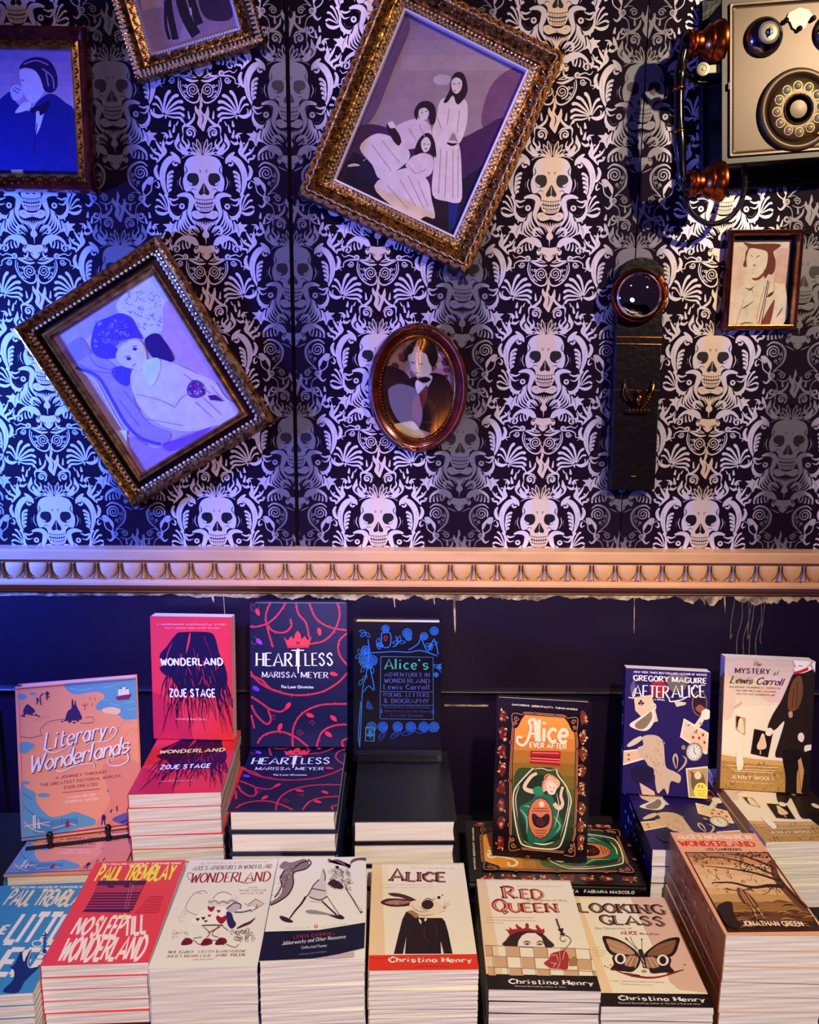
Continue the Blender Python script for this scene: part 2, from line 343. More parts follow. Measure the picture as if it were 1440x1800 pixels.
# damask motif; x from the column's axis, y downwards, skull eyes at 890; one repeat is 1420 x 1406 units = .300 x .297 m
def motif():
    A = []; cnt = [0]   # (tone, layer, polygon); tone 1 silver, 0 black
    def add(polys, tone=1, lay=0, both=True):
        cnt[0] += 1; lay = lay+(cnt[0] % 5)*.18
        for q in polys:
            q = [(float(p[0]), float(p[1])) for p in q]; A.append((tone, lay, q))
            if both: A.append((tone, lay, [(-x, y) for x, y in q][::-1]))
    def st(pts, w, taper=None, tone=1, lay=0, n=4, both=True): add(strip(pts, w, taper, True, n), tone, lay, both)
    def bl(pts, tone=1, lay=0, both=True, n=4): add([cr(pts, n, True)], tone, lay, both)
    def ds(x, y, r, tone=1, lay=0, ry=None): add([disc(x, y, r, ry, 10)], tone, lay)
    def petal(x0, y0, x1, y1, w, bend, tone=1, lay=0):
        dx, dy = x1-x0, y1-y0; st([(x0, y0), (x0+dx*.35-dy*bend, y0+dy*.35+dx*bend), (x0+dx*.75-dy*bend*.9, y0+dy*.75+dx*bend*.9), (x1, y1)], w, 'drop', tone, lay, 4)
    mark = {'bright': []}; nb0 = len(A)
    # bowl with twin spirals
    st([(165, 130), (172, 190), (150, 250), (110, 295), (60, 318), (20, 305), (2, 262)], 15, (.5, 1)); st([(152, 150), (155, 200), (132, 250), (90, 285)], 6)
    st(spiral(58, 222, 52, 2.3, 1.6, -1, 12, .12), 10, (1, .6)); st([(4, 262), (14, 240), (10, 215)], 9, (1, .4))
    for x, y, r in ((112, 195, 13), (124, 235, 9), (118, 268, 10), (137, 190, 7)): ds(x, y, r); ds(x, y, r*.45, 0, 1)
    st([(10, 152), (60, 158), (110, 140), (160, 118)], 20, 'leaf'); st([(22, 132), (70, 130), (110, 118)], 8, 'leaf')
    st([(62, 62), (70, 100), (105, 120), (150, 112)], 18, 'leaf'); ds(175, 100, 24); ds(178, 100, 11, 0, 1); ds(178, 100, 5, 1, 2)
    st([(195, 95), (240, 82), (275, 95), (300, 70)], 11, (1, .4)); st(spiral(250, 40, 36, 1.3, .3, -1, 12, .25), 13, (1, .5)); st([(285, 50), (296, 0), (280, -40)], 12, 'leaf')
    st([(190, 118), (240, 118), (280, 140), (285, 175)], 13, (1, .5)); st(spiral(222, 150, 26, 1.5, 0, 1, 12, .2), 8); st([(285, 175), (320, 180), (300, 205)], 10, 'leaf')
    # big shells
    for P, w in (([(298, 398), (292, 330), (270, 262), (236, 226)], 27), ([(293, 396), (262, 332), (216, 276), (172, 262)], 27), ([(288, 397), (240, 350), (182, 312), (138, 314)], 27), ([(286, 400), (230, 374), (170, 354), (130, 374)], 25), ([(287, 404), (222, 398), (164, 398), (134, 426)], 24), ([(290, 410), (230, 428), (170, 432), (148, 462)], 22), ([(302, 396), (314, 334), (336, 290), (366, 272)], 24), ([(306, 400), (332, 356), (358, 330), (388, 332)], 17)): st(P, w, 'drop', 1, 0, 5)
    st([(300, 410), (345, 422), (392, 400), (404, 362)], 30, 'leaf'); st([(372, 395), (380, 372), (368, 360)], 9, 'leaf'); st([(296, 412), (284, 424), (290, 440)], 12, 'leaf')
    mark['bright'] += list(range(nb0, len(A)))
    # falling drops and little leaves
    for x0, y0, x1, y1, w in ((103, 378, 96, 442, 20), (250, 450, 258, 500, 24), (215, 480, 230, 545, 22), (262, 520, 248, 585, 26), (185, 455, 205, 490, 14)): st([(x0, y0), ((x0+x1)/2, (y0+y1)/2), (x1, y1)], w, 'drop')
    ds(285, 572, 17); st([(302, 560), (296, 610), (262, 625), (228, 600)], 24, 'leaf')
    # flames over the crown
    bl([(0, 288), (16, 332), (4, 368), (30, 402), (58, 345), (66, 400), (52, 440), (34, 486), (16, 532), (-8, 512), (-34, 474), (-22, 424), (-48, 380), (-42, 338), (-20, 372), (-8, 336)], 1, 0, False, 5); st([(6, 400), (16, 440), (0, 490)], 10, 'leaf', 0, 1, both=False)
    st([(52, 395), (62, 440), (105, 480), (150, 500), (150, 560)], 22, 'leaf'); st([(145, 450), (125, 490), (70, 500), (40, 540)], 14, 'leaf')
    st(spiral(95, 545, 42, 1.1, 2.2, 1, 12, .35), 13, (1, .6)); st(spiral(98, 548, 20, 1.2, 2.2, 1, 10, .3), 8); st([(150, 560), (158, 600), (130, 640), (138, 700)], 16, 'leaf')
    # crown of petals
    for x, y in ((0, 585), (42, 592), (78, 618), (100, 655), (98, 692)):
        st([(x*.25, 712), (x*.55-12, (y+712)/2), (x, y), (x*.62+14, (y+712)/2+5), (x*.3, 712)], 7, n=4)
        st([(x*.4, 700), (x*.75, y+28)], 9, 'leaf')
    ds(0, 606, 8); st([(15, 716), (70, 706), (130, 716), (170, 738)], 9, (1, .5)); st([(40, 712), (110, 690), (170, 712)], 8, 'leaf')
    # side flames
    bl([(186, 545), (208, 585), (226, 620), (214, 660), (182, 690), (150, 712), (112, 700), (140, 660), (160, 640), (180, 600)]); st([(172, 605), (196, 640), (176, 675)], 16, 'leaf', 0, 1); st([(205, 640), (196, 668)], 9, 'leaf', 0, 1)
    bl([(120, 590), (112, 625), (140, 645), (118, 672), (100, 640), (104, 610)])
    # slanting S leaves
    for P, w in (([(345, 740), (300, 690), (318, 640), (285, 560), (330, 545)], 26), ([(352, 752), (322, 700), (352, 650), (380, 600)], 24), ([(362, 765), (345, 720), (392, 690), (424, 645)], 22), ([(372, 775), (375, 745), (412, 735), (430, 705)], 18)): st(P, w, 'leaf')
    for x, y in ((338, 622), (384, 672), (412, 716)): ds(x, y, 8)
    # feather arch
    st([(205, 762), (250, 738), (300, 780), (332, 860), (328, 950), (298, 1040)], 54, 'leaf'); st([(188, 778), (200, 742), (240, 705), (262, 690)], 30, 'leaf'); st(spiral(222, 775, 30, .9, 3.4, 1, 12, .4), 16)
    st([(232, 752), (280, 800), (308, 870), (306, 960), (288, 1020)], 7, None, 0, 1)
    for y in range(5): petal(300-abs(y-2)*2, 905+y*30, 240+y*6, 840+y*34, 24, .22)
    for k in range(9): st([(330-k*1.0, 840+k*17), (344-k*1.5, 836+k*17)], 3, None, 0, 1)
    st([(372, 790), (388, 835), (372, 885), (352, 905)], 34, 'leaf'); st([(372, 805), (374, 840), (360, 885)], 4, None, 0, 1)
    st([(185, 880), (196, 930), (172, 985)], 7, 'leaf'); st([(212, 905), (214, 960)], 5, 'leaf')
    # skull
    bl([(0, 714), (-70, 719), (-126, 744), (-154, 800), (-152, 858), (-168, 900), (-166, 950), (-150, 992), (-112, 990), (-84, 1012), (-80, 1045), (-86, 1075), (-78, 1105), (-56, 1140), (0, 1150), (56, 1140), (78, 1105), (86, 1075), (80, 1045), (84, 1012), (112, 990), (150, 992), (166, 950), (168, 900), (152, 858), (154, 800), (126, 744), (70, 719)], 1, 3, False)
    bl([(38, 892), (50, 858), (86, 850), (122, 858), (136, 890), (126, 930), (98, 950), (62, 944), (42, 920)], 0, 4); bl([(100, 945), (128, 925), (130, 905), (118, 920), (92, 932)], 1, 5)
    bl([(0, 928), (-26, 968), (-44, 1000), (-34, 1020), (-12, 1016), (0, 1006), (12, 1016), (34, 1020), (44, 1000), (26, 968)], 0, 4, False); st([(0, 940), (0, 1000)], 5, None, 1, 5, both=False)
    st([(150, 860), (132, 828), (150, 790)], 9, 'leaf', 0, 4); st([(112, 992), (90, 970), (60, 985)], 6, 'leaf', 0, 4); st([(100, 1010), (112, 1000), (150, 998)], 8, 'leaf', 0, 4); st([(30, 850), (20, 835), (40, 825)], 6, 'leaf', 0, 4)
    for y, w in ((1052, 5), (1084, 9), (1112, 6)): st([(-80+(y-1050)*.2, y-6), (-40, y+2), (0, y+5), (40, y+2), (80-(y-1050)*.2, y-6)], w, None, 0, 4, both=False)
    for k in range(-3, 4): st([(k*20, 1054), (k*19, 1110)], 4, None, 0, 4, both=False); st([(k*15+7, 1114), (k*13+6, 1145)], 4, None, 0, 4, both=False)
    bl([(-62, 1142), (-102, 1148), (-108, 1180), (-72, 1208), (-26, 1200), (0, 1194), (26, 1200), (72, 1208), (108, 1180), (102, 1148), (62, 1142), (28, 1162), (-28, 1162)], 1, 5, False); ds(70, 1168, 4, 0, 6); st([(-10, 1184), (10, 1184)], 4, None, 0, 6, both=False)
    # swan necks and their feathers
    st([(222, 1030), (180, 1018), (135, 1022), (106, 1050), (112, 1100), (128, 1150), (118, 1200), (80, 1260)], 44, 'leaf', 1, 1); st([(160, 1050), (138, 1056), (136, 1100), (150, 1150), (140, 1200)], 7, None, 0, 2)
    for k in range(5): st([(150+k*8, 1130+k*6), (158+k*14, 1190+k*10), (130+k*22, 1250+k*14), (62+k*20, 1318+k*8)], 15, 'leaf', 1, 1)
    st([(112, 1200), (84, 1236), (46, 1262), (26, 1300)], 9, 'leaf'); st([(96, 1212), (60, 1240), (30, 1256)], 7, 'leaf')
    ds(186, 1108, 24, 1, 1); ds(186, 1106, 10, 0, 2); st([(168, 1150), (206, 1196), (258, 1190), (292, 1140), (288, 1085)], 32, 'leaf', 1, 1); st([(210, 1045), (250, 1060), (292, 1052), (262, 1100), (215, 1090)], 18, 'leaf', 1, 1); st([(206, 1160), (240, 1165), (265, 1130)], 8, None, 0, 2)
    nb1 = len(A)
    for P in ([(305, 1135), (320, 1080), (345, 1030), (372, 1010)], [(308, 1138), (340, 1095), (372, 1062), (398, 1062)], [(310, 1142), (350, 1120), (385, 1108), (408, 1122)], [(300, 1132), (298, 1080), (308, 1040), (326, 1014)]): st(P, 19, 'drop', 1, 0, 4)
    st([(292, 1150), (340, 1168), (385, 1158), (408, 1132)], 26, 'leaf'); mark['bright'] += list(range(nb1, len(A))); st([(290, 1180), (262, 1200), (266, 1226)], 16, 'leaf')
    bl([(232, 1222), (262, 1248), (290, 1228), (300, 1246), (348, 1250), (318, 1276), (340, 1300), (300, 1306), (276, 1350), (252, 1310), (218, 1318), (240, 1280)]); st([(245, 1240), (272, 1280), (272, 1330)], 5, 'leaf', 0, 1)
    # stem
    bl([(0, 1220), (-10, 1290), (-28, 1325), (-22, 1350), (-6, 1360), (0, 1412), (6, 1360), (22, 1350), (28, 1325), (10, 1290)], 1, 2, False)
    for x in (26, 48, 68): st([(8, 1300), (x*.5, 1255), (x, 1222)], 9, 'leaf', 1, 2)
    bl([(48, 1316), (70, 1272), (110, 1258), (144, 1280), (140, 1320), (118, 1330), (120, 1292), (92, 1282)]); st([(122, 1330), (92, 1322), (66, 1340)], 10, 'leaf')
    # wings and the small mask below
    st([(60, 1425), (88, 1372), (140, 1350), (200, 1360), (250, 1400), (262, 1450)], 30, 'leaf'); bl([(60, 1420), (90, 1365), (150, 1350), (190, 1372), (150, 1390), (140, 1440), (120, 1400), (95, 1415)])
    for k in range(4): petal(165+k*26, 1372+k*12, 150+k*34, 1442+k*4, 17, -.12)
    bl([(-62, 1414), (-96, 1430), (-104, 1462), (-84, 1480), (-64, 1462), (-44, 1480), (-30, 1508), (0, 1530), (30, 1508), (44, 1480), (64, 1462), (84, 1480), (104, 1462), (96, 1430), (62, 1414), (0, 1420)], 1, 0, False)
    ds(84, 1432, 15, 0, 1); ds(84, 1432, 6, 1, 2); st([(60, 1480), (34, 1478), (20, 1500)], 7, 'leaf', 0, 1); st([(100, 1500), (60, 1520), (25, 1535)], 9, 'leaf')
    # paisley, curled leaf and tendrils between the columns
    nb2 = len(A)
    st(spiral(512, 850, 56, 2.2, 2.6, 1, 13, .12), 12, (1, .6)); st([(452, 800), (500, 768), (570, 790), (612, 850), (600, 930), (550, 985), (520, 1010)], 20, 'leaf'); st([(585, 830), (590, 890), (560, 950)], 6, 'leaf')
    for x, y, r in ((574, 868, 14), (566, 906, 11), (535, 925, 14), (548, 948, 6)): ds(x, y, r); ds(x, y, r*.5, 0, 1)
    st([(385, 905), (420, 930), (432, 985), (460, 1015), (505, 1040)], 10, (.6, 1)); bl([(405, 892), (440, 880), (475, 910), (505, 950), (502, 1000), (485, 975), (462, 935), (438, 945)]); st([(380, 915), (366, 940), (372, 965), (400, 950)], 14, 'leaf')
    st([(500, 1000), (488, 1040), (500, 1075), (470, 1110), (440, 1090)], 22, 'leaf'); ds(515, 1048, 24); ds(516, 1048, 13, 0, 1); ds(516, 1048, 6, 1, 2)
    st([(520, 1015), (560, 1000), (600, 1010)], 8, (1, .4)); st(spiral(600, 1045, 30, 1.5, 3.3, 1, 12, .15), 9); st([(560, 1075), (610, 1095), (650, 1080), (672, 1050)], 10, 'leaf')
    st([(505, 1075), (550, 1100), (568, 1150), (560, 1200)], 9, (1, .6)); st(spiral(525, 1180, 30, 1.2, -.6, 1, 12, .25), 14, (1, .6)); st(spiral(590, 1185, 20, 1, 3, -1, 10, .3), 7)
    st([(455, 1230), (470, 1270), (480, 1320)], 24, 'drop'); st([(500, 1240), (530, 1225), (560, 1190)], 12, 'leaf')
    mark['bright'] += list(range(nb2, len(A))); bs = set(mark['bright'])
    return [a+(i in bs,) for i, a in enumerate(A)]

MOT = sorted(motif(), key=lambda a: a[1])
MB_ = [(t, l, q, only, min(p[0] for p in q), max(p[0] for p in q), min(p[1] for p in q), max(p[1] for p in q)) for t, l, q, only in MOT]
U = .300/1420; ZR = -.345
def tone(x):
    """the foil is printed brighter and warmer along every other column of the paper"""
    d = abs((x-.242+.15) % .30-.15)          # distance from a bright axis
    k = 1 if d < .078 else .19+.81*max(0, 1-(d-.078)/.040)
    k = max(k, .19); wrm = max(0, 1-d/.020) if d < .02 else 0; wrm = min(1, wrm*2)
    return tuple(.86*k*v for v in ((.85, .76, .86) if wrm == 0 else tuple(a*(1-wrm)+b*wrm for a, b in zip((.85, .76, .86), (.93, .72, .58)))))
for name, xa, xb in (('left', -1.62, -.2125), ('middle', -.2055, .3925), ('right', .3945, 1.62)):
    p = MB(); p.box((xa, WY-.006, CZ-.47), (xb, WY, CZ+1.12)); pan = p.build('wallpaper_panel', M['paper_black'], wall)
    pr = MB()
    for i in range(-7, 8):
        for br in (0, 1):
            ax = .242+.30*i+(.15 if br else 0)
            if ax < max(xa, -1.02)-.16 or ax > min(xb, 1.02)+.16: continue
            for j in range(-2, 4):
                az = .0165+.297*j+(.1485 if br else 0)
                for t, l, q, only, qx0, qx1, qy0, qy1 in MB_:
                    if only and br: continue
                    x0, x1 = ax+qx0*U, ax+qx1*U
                    if x1 < xa or x0 > xb: continue
                    z0, z1 = az-(qy1-890)*U, az-(qy0-890)*U
                    if z1 < ZR-.02 or z0 > .98: continue
                    P = [(ax+a*U, az-(b-890)*U) for a, b in q]
                    if x0 < xa or x1 > xb or z0 < ZR-.02 or z1 > .98:
                        P = clip_rect(P, xa, ZR-.02, xb, .98)
                        if len(P) < 3: continue
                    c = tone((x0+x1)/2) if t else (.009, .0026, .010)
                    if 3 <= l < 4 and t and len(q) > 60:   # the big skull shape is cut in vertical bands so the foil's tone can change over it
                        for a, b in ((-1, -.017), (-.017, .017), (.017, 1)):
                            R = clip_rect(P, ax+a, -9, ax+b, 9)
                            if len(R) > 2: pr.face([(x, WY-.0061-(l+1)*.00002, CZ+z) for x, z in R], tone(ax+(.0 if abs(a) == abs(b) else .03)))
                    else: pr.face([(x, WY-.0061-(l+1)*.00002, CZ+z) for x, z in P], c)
    if pr.f: tag(pr.build('damask_print', M['foil'], pan), kind='stuff')

# dado rail with egg and dart ornament
def sweep_x(name, prof, x0, x1, m, parent=None, smooth='auto'):
    b = MB(); b.loft([[(x0, WY-y, CZ+z) for y, z in prof], [(x1, WY-y, CZ+z) for y, z in prof]]); return b.build(name, m, parent, smooth)
rail = tag(sweep_x('trim_1', [(0, -.336), (.040, -.336), (.0435, -.339), (.0435, -.3545), (.038, -.357), (.034, -.358), (.034, -.361), (.0325, -.392), (.030, -.394), (.036, -.396), (.040, -.399), (.040, -.4035), (.036, -.407), (.020, -.409), (.010, -.4135), (.008, -.4195), (.014, -.4215), (.014, -.424), (0, -.424)], -2.6, 2.6, M['railp']), kind='structure')
b = MB(); vs = []
def half(t): return .0176*math.sqrt(max(0, 1-max(0, t)**3.2))
rings = []
for i in range(8):
    t = i/7; z = -.3615-t*.0295; hw_ = half(t)*.98+.0006; bulge = .0042*math.sin(math.pi*(.16+.78*t))
    rings.append([(hw_*math.cos(a), -bulge*math.sin(a)-.0002, z) for a in [math.pi*k/8 for k in range(9)]])
b.loft(rings, caps=False, closed=False); egg = b.data('egg_ornament', [M['railp']], True)
b = MB()
for s_ in (-1, 1):
    b.tube([(s_*.0182, -.0008, -.3620), (s_*.0176, -.0012, -.374), (s_*.0135, -.0012, -.3850), (s_*.0070, -.0006, -.3905)], .0006, 5)
gr = b.data('egg_groove', [M['groove']])
b = MB()
b.mesh([(-.0016, 0, -.3625), (.0016, 0, -.3625), (.0042, 0, -.391), (-.0042, 0, -.391), (0, -.0050, -.364), (0, -.0062, -.390)], [(0, 3, 5, 4), (1, 4, 5, 2), (0, 4, 1), (3, 2, 5)])
dart = b.data('dart_ornament', [M['railp']])
b = MB()
for s_ in (-1, 1): b.tube([(s_*.0022, -.0008, -.3630), (s_*.0030, -.0016, -.378), (s_*.0056, -.0010, -.3915)], .0006, 4)
b.tube([(-.0018, -.0050, -.3700), (.0018, -.0050, -.3700)], .0005, 4)
dgr = b.data('dart_groove', [M['groove']])
for k in range(-30, 31):
    x = k*.0435+.0105
    link('egg', egg, rail, (x, WY-.0325, CZ)); link('egg_groove', gr, rail, (x, WY-.0335, CZ))
    link('dart', dart, rail, (x+.02175, WY-.0325, CZ)); link('dart_groove', dgr, rail, (x+.02175, WY-.0335, CZ))

# glossy panelling below the rail
low = MB(); low.box((-2.6, WY-.012, .0), (2.6, WY, CZ-.4235)); low = tag(low.build('wall_back_lower', M['panel']), kind='structure')
sweep_x('panel_moulding', [(.012, -.612), (.020, -.614), (.023, -.618), (.020, -.6225), (.015, -.624), (.012, -.640)], -2.6, 2.6, M['panel'], low)
for x in (-.800, -.756, .700, .83): b = MB(); b.tube([(x, WY-.012, CZ-.66), (x, WY-.012, .2)], .006, 8); b.build('panel_bead', M['panel'], low, 'auto')
for k, (x, w, z) in enumerate(((.112, .085, -.648), (-.35, .02, -.66), (.44, .02, -.652))):
    b = MB()
    b.box((x-w/2, WY-.0135, CZ+z-.002), (x+w/2, WY-.012, CZ+z+.001)); b.build('pale_edge_strip', M['cream'], low)  # short pale strip just below the moulding
sm = MB()
def smear(x0, x1, zt, amp, seed):
    r = random.Random(seed); n = int((x1-x0)/.004); top = []; bot = []; h = 0
    for i in range(n+1):
        x = x0+(x1-x0)*i/n; h = .75*h+.25*r.uniform(-1, 1)*2; e = min(1, min(i, n-i)/6)
        bot.append((x, zt-(.0045+amp*(.5+.5*math.sin(x*37+seed)*math.sin(x*91))+amp*h*.8)*e)); top.append((x, zt))
    for i in range(n):
        sm.face([(top[i][0], WY-.0127, CZ+top[i][1]), (top[i+1][0], WY-.0127, CZ+top[i+1][1]), (bot[i+1][0], WY-.0127, CZ+min(zt-.0004, bot[i+1][1])), (bot[i][0], WY-.0127, CZ+min(zt-.0004, bot[i][1]))])
smear(-.45, -.26, -.4265, .0035, 3); smear(-.26, .28, -.4262, .0065, 5); smear(.28, .50, -.4262, .005, 8); smear(.50, .98, -.4262, .0115, 11); smear(-.98, -.45, -.4265, .002, 2)
for x, z1, w in ((.0845, -.502, .004), (-.03, -.452, .003), (.045, -.446, .003), (.4245, -.50, .002), (.5945, -.458, .003), (-.372, -.445, .004), (-.35, -.56, .0015), (.555, -.445, .004)):
    for q in strip([(x, -.427), (x+.002, (z1-.427)/2), (x+.0035, z1)], w, 'leaf' if w > .003 else (1, .4)): sm.face([(a, WY-.0129, CZ+c) for a, c in q])
tag(sm.build('chipped_paint_edge', M['cream'], low), kind='stuff')
dr = MB()
for x, z1 in ((.628, -.548), (.640, -.54), (.652, -.56), (.664, -.545), (.648, -.50), (.615, -.50), (.672, -.52)):
    for q in strip([(x, -.43), (x+.004*math.sin(z1*90), -.47), (x-.003, -.51), (x, z1)], .0022, (.7, 1)): dr.face([(a, WY-.0124, CZ+c) for a, c in q])
dr.build('milky_drips', mat('dried_drip', '6A605C', rough=.3, noise=.5, nscale=80, dark=lin('1A0C10')), low)

# display table: the cloth-covered edge is just under the picture
t = tag(empty('display_table', (0, 0, 0)), 'long display table under a black cloth, carrying every stack of books', 'table')
b = MB(); b.box((-1.05, .70, TZ-.03), (1.05, 1.415, TZ-.0012)); b.build('table_top', M['walnut'], t)
b = MB(); b.box((-1.052, .697, TZ-.0010), (1.052, 1.417, TZ)); n = 90
b.loft([[(-1.053+2.106*i/n, .697+.006*math.sin(i*1.7), z) for i in range(n+1)]+[(1.053-2.106*i/n, .694+.006*math.sin((n-i)*1.7), z) for i in range(n+1)] for z in (TZ-.0003, TZ-.25)]); b.build('cloth', M['cloth'], t)
for x in (-.98, .98):
    for y in (.76, 1.36): b = MB(); b.box((x-.025, y-.025, 0), (x+.025, y+.025, TZ-.03)); b.build('leg', M['walnut'], t)
# ------------------------------------------------------------------ framed pictures
M['leafgold'] = mat('leaf_gold', 'E8B478', rough=.32, metal=.6, noise=.5, nscale=140, dark=lin('4A1A10'))
def loop_points(hw, hh, step):
    """positions and directions along the rectangle's four sides"""
    out = []
    for (ax, az), (bx, bz) in (((-hw, -hh), (hw, -hh)), ((hw, -hh), (hw, hh)), ((hw, hh), (-hw, hh)), ((-hw, hh), (-hw, -hh))):
        L = math.hypot(bx-ax, bz-az); n = max(1, round(L/step))
        for i in range(n): t = (i+.5)/n; out.append((ax+(bx-ax)*t, az+(bz-az)*t, math.atan2(bz-az, bx-ax), i))
    return out
def leafmesh(name, L, Wd, H, m, veins=True):
    b = MB(); n = 6
    rings = []
    for i in range(n+1):
        t = i/n; w = Wd/2*max(.05, math.sin(math.pi*min(1, .08+t*.9))**.8); x = -L/2+L*t; h = H*math.sin(math.pi*(.1+.75*t))
        rings.append([(x, 0, -w), (x, -h*.8, -w*.55), (x, -h*.45, 0), (x, -h, w*.5), (x, 0, w)])
    b.loft(rings, caps=False, closed=False); return b.data(name, [m], False)
def frame(name, label, x, z, ang, iw, ih, prof, mats, art=None, glass=True, rows=(), pic_d=.006, group=None):
    e = tag(empty(name, (x, WY-.006, CZ+z), (0, -math.radians(ang), 0)), label, 'picture frame', group)
    # four mitred rails
    for side, rn in enumerate(('frame_rail',)*4):
        a = side*math.pi/2; hw, hh = (iw/2, ih/2) if side % 2 == 0 else (ih/2, iw/2); ca, sa = math.cos(a), math.sin(a)
        for (k0, k1, mt) in mats:
            b = MB(); P = prof[k0:k1+1]; rings = []
            n = 2
            for s_ in range(n):
                sg = -1 if s_ == 0 else 1
                rings.append([(sg*(hw+t), -d, -(hh+t)) for t, d in P]+([(sg*(hw+t), -.0006, -(hh+t)) for t, d in ((P[-1][0], 0), (P[0][0], 0))]))
            rings = [[(px*ca-pz*sa, py, px*sa+pz*ca) for px, py, pz in r] for r in rings]
            b.loft(rings); b.build(rn if mt is mats[0][2] else 'moulding_band', mt, e, 'auto')
    for kind, t, d, step, arg, mt in rows:
        pts = loop_points(iw/2+t, ih/2+t, step)
        if kind == 'leaf':
            me = leafmesh('carved_leaf', *arg, mt)
            for px, pz, a, i in pts:
                o = link('carved_leaf', me, e, (px, -d, pz), (0, -(a+(.55 if i % 2 else -.55)), 0))
        else:
            b = MB()
            for px, pz, a, i in pts:
                ca, sa = math.cos(a), math.sin(a)
                if kind == 'bead': b.ball((px, -d, pz), arg, 7, 5)
                elif kind == 'flute':
                    L, w, h = arg; R = lambda u, v, hh_: (px+u*ca-v*sa, -d-hh_, pz+u*sa+v*ca)
                    b.mesh([R(-w, -L, 0), R(w, -L, 0), R(w*.7, L, 0), R(-w*.7, L, 0), R(0, -L*.7, h), R(0, L*.8, h*.7)], [(0, 1, 4), (1, 2, 5, 4), (2, 3, 5), (3, 0, 4, 5)])
                elif kind == 'zig':
                    w, h = arg; R = lambda u, v: (px+u*ca-v*sa, -d, pz+u*sa+v*ca); s2 = step/2
                    b.tube([R(-s2, -w), R(0, w), R(s2, -w)], h, 4)
                elif kind == 'floral':
                    w, h = arg; R = lambda u, v: (px+u*ca-v*sa, -d, pz+u*sa+v*ca); sg = 1 if i % 2 else -1
                    b.tube([R(q[0], sg*q[1]) for q in cr([(-step*.5, -w), (-step*.2, w*.6), (step*.15, w), (step*.3, 0), (step*.1, -w*.4)], 3)], [h*(1-.06*k) for k in range(13)], 4)
                    b.ball(R(step*.1, sg*w*.2), h*1.5, 5, 3)
            tag(b.build({'bead': 'bead_row', 'flute': 'gadroon_row', 'zig': 'zigzag_row', 'floral': 'foliage_row'}[kind], mt, e), kind='stuff')
    b = MB(); b.box((-iw/2-.004, -.0012, -ih/2-.004), (iw/2+.004, -.0002, ih/2+.004)); b.build('backing_board', M['walnut'], e)
    if art:
        b = MB(); art.put(b, lambda u, v, h: (u-iw/2, -pic_d+.0015-h, v-ih/2)); b.build('photograph', M['photo'], e)
    if glass:
        b = MB(); b.box((-iw/2-.001, -pic_d-.0035, -ih/2-.001), (iw/2+.001, -pic_d-.002, ih/2+.001)); b.build('glass_pane', M['glass'], e)
    return e
SK, DK = 'F2DCDC', '2A0C22'
# three girls
a = Art([(575, 40), (1180, 340), (825, 1145), (250, 875)], .222, .288, 'A88C98')
a.grad(560, 30, 1180, 330, '8A70A0', 'B89CA6', 4); a.blob([(560, 60), (470, 330), (330, 640), (430, 560), (520, 330), (600, 120)], '6E4C8C'); a.blob([(1180, 330), (1060, 640), (960, 600), (1000, 420), (1090, 330)], '7E5078')
a.blob([(250, 875), (330, 640), (420, 600), (560, 640), (740, 700), (880, 660), (960, 620), (1070, 600), (825, 1145)], '4A1E56'); a.poly([(250, 875), (330, 735), (460, 800), (720, 940), (880, 860), (985, 790), (825, 1145)], '1C0A30')
a.ell(765, 378, 46, 28, 'C8B4C4')
a.blob([(735, 690), (800, 680), (850, 700), (864, 860), (860, 978), (790, 976), (722, 945), (726, 800)], SK); a.blob([(770, 470), (830, 462), (880, 480), (892, 540), (882, 620), (850, 695), (822, 640), (790, 690), (740, 700), (716, 640), (738, 560), (748, 500)], SK)
a.blob([(806, 380), (830, 342), (868, 346), (888, 400), (886, 450), (850, 498), (832, 492), (818, 455), (790, 490), (772, 488), (800, 430)], DK); a.blob([(810, 385), (835, 366), (862, 385), (858, 425), (836, 448), (814, 430)], SK)
a.lines([[(816, 398), (828, 400)], [(820, 432), (832, 434)], [(842, 398), (852, 396)]], 4, DK, smooth=False)
a.lines([[(760, 720), (752, 940)], [(790, 730), (782, 960)], [(820, 720), (822, 960)], [(845, 720), (846, 960)], [(800, 520), (790, 600)], [(850, 530), (840, 640)], [(740, 560), (760, 620)]], 4, 'B898A8')
a.line([(790, 690), (815, 700), (842, 694)], 14, DK, 'leaf'); a.poly([(722, 975), (795, 985), (795, 1080), (735, 1060)], '2C0F28'); a.poly([(800, 985), (850, 985), (832, 1100), (802, 1120)], '1C2A7A')
a.blob([(362, 715), (430, 650), (500, 655), (560, 690), (606, 735), (590, 790), (470, 868), (425, 800)], SK); a.blob([(532, 615), (640, 570), (700, 600), (712, 660), (660, 710), (580, 720), (560, 660)], 'EACFD6')
a.blob([(490, 610), (515, 600), (560, 660), (556, 705), (525, 680)], DK); a.blob([(498, 595), (520, 586), (536, 612), (512, 620)], SK)
a.blob([(626, 540), (650, 495), (692, 484), (728, 510), (734, 580), (712, 604), (690, 560), (652, 545), (640, 580)], DK); a.blob([(652, 528), (680, 518), (700, 540), (690, 572), (664, 576), (650, 556)], SK); a.lines([[(660, 540), (670, 544)], [(682, 536), (692, 534)]], 4, DK, smooth=False)
a.blob([(436, 902), (560, 822), (640, 826), (700, 880), (716, 960), (735, 1056), (690, 1050), (640, 1066), (540, 1010)], SK); a.blob([(592, 790), (650, 742), (720, 760), (716, 840), (660, 862), (600, 820)], 'EED6DA')
a.blob([(628, 750), (648, 680), (690, 642), (724, 670), (738, 760), (706, 740), (664, 742)], DK); a.blob([(666, 680), (690, 662), (710, 690), (702, 726), (680, 738), (664, 712)], SK); a.lines([[(674, 696), (684, 698)], [(694, 700), (702, 698)], [(680, 720), (694, 722)]], 4, DK, smooth=False)
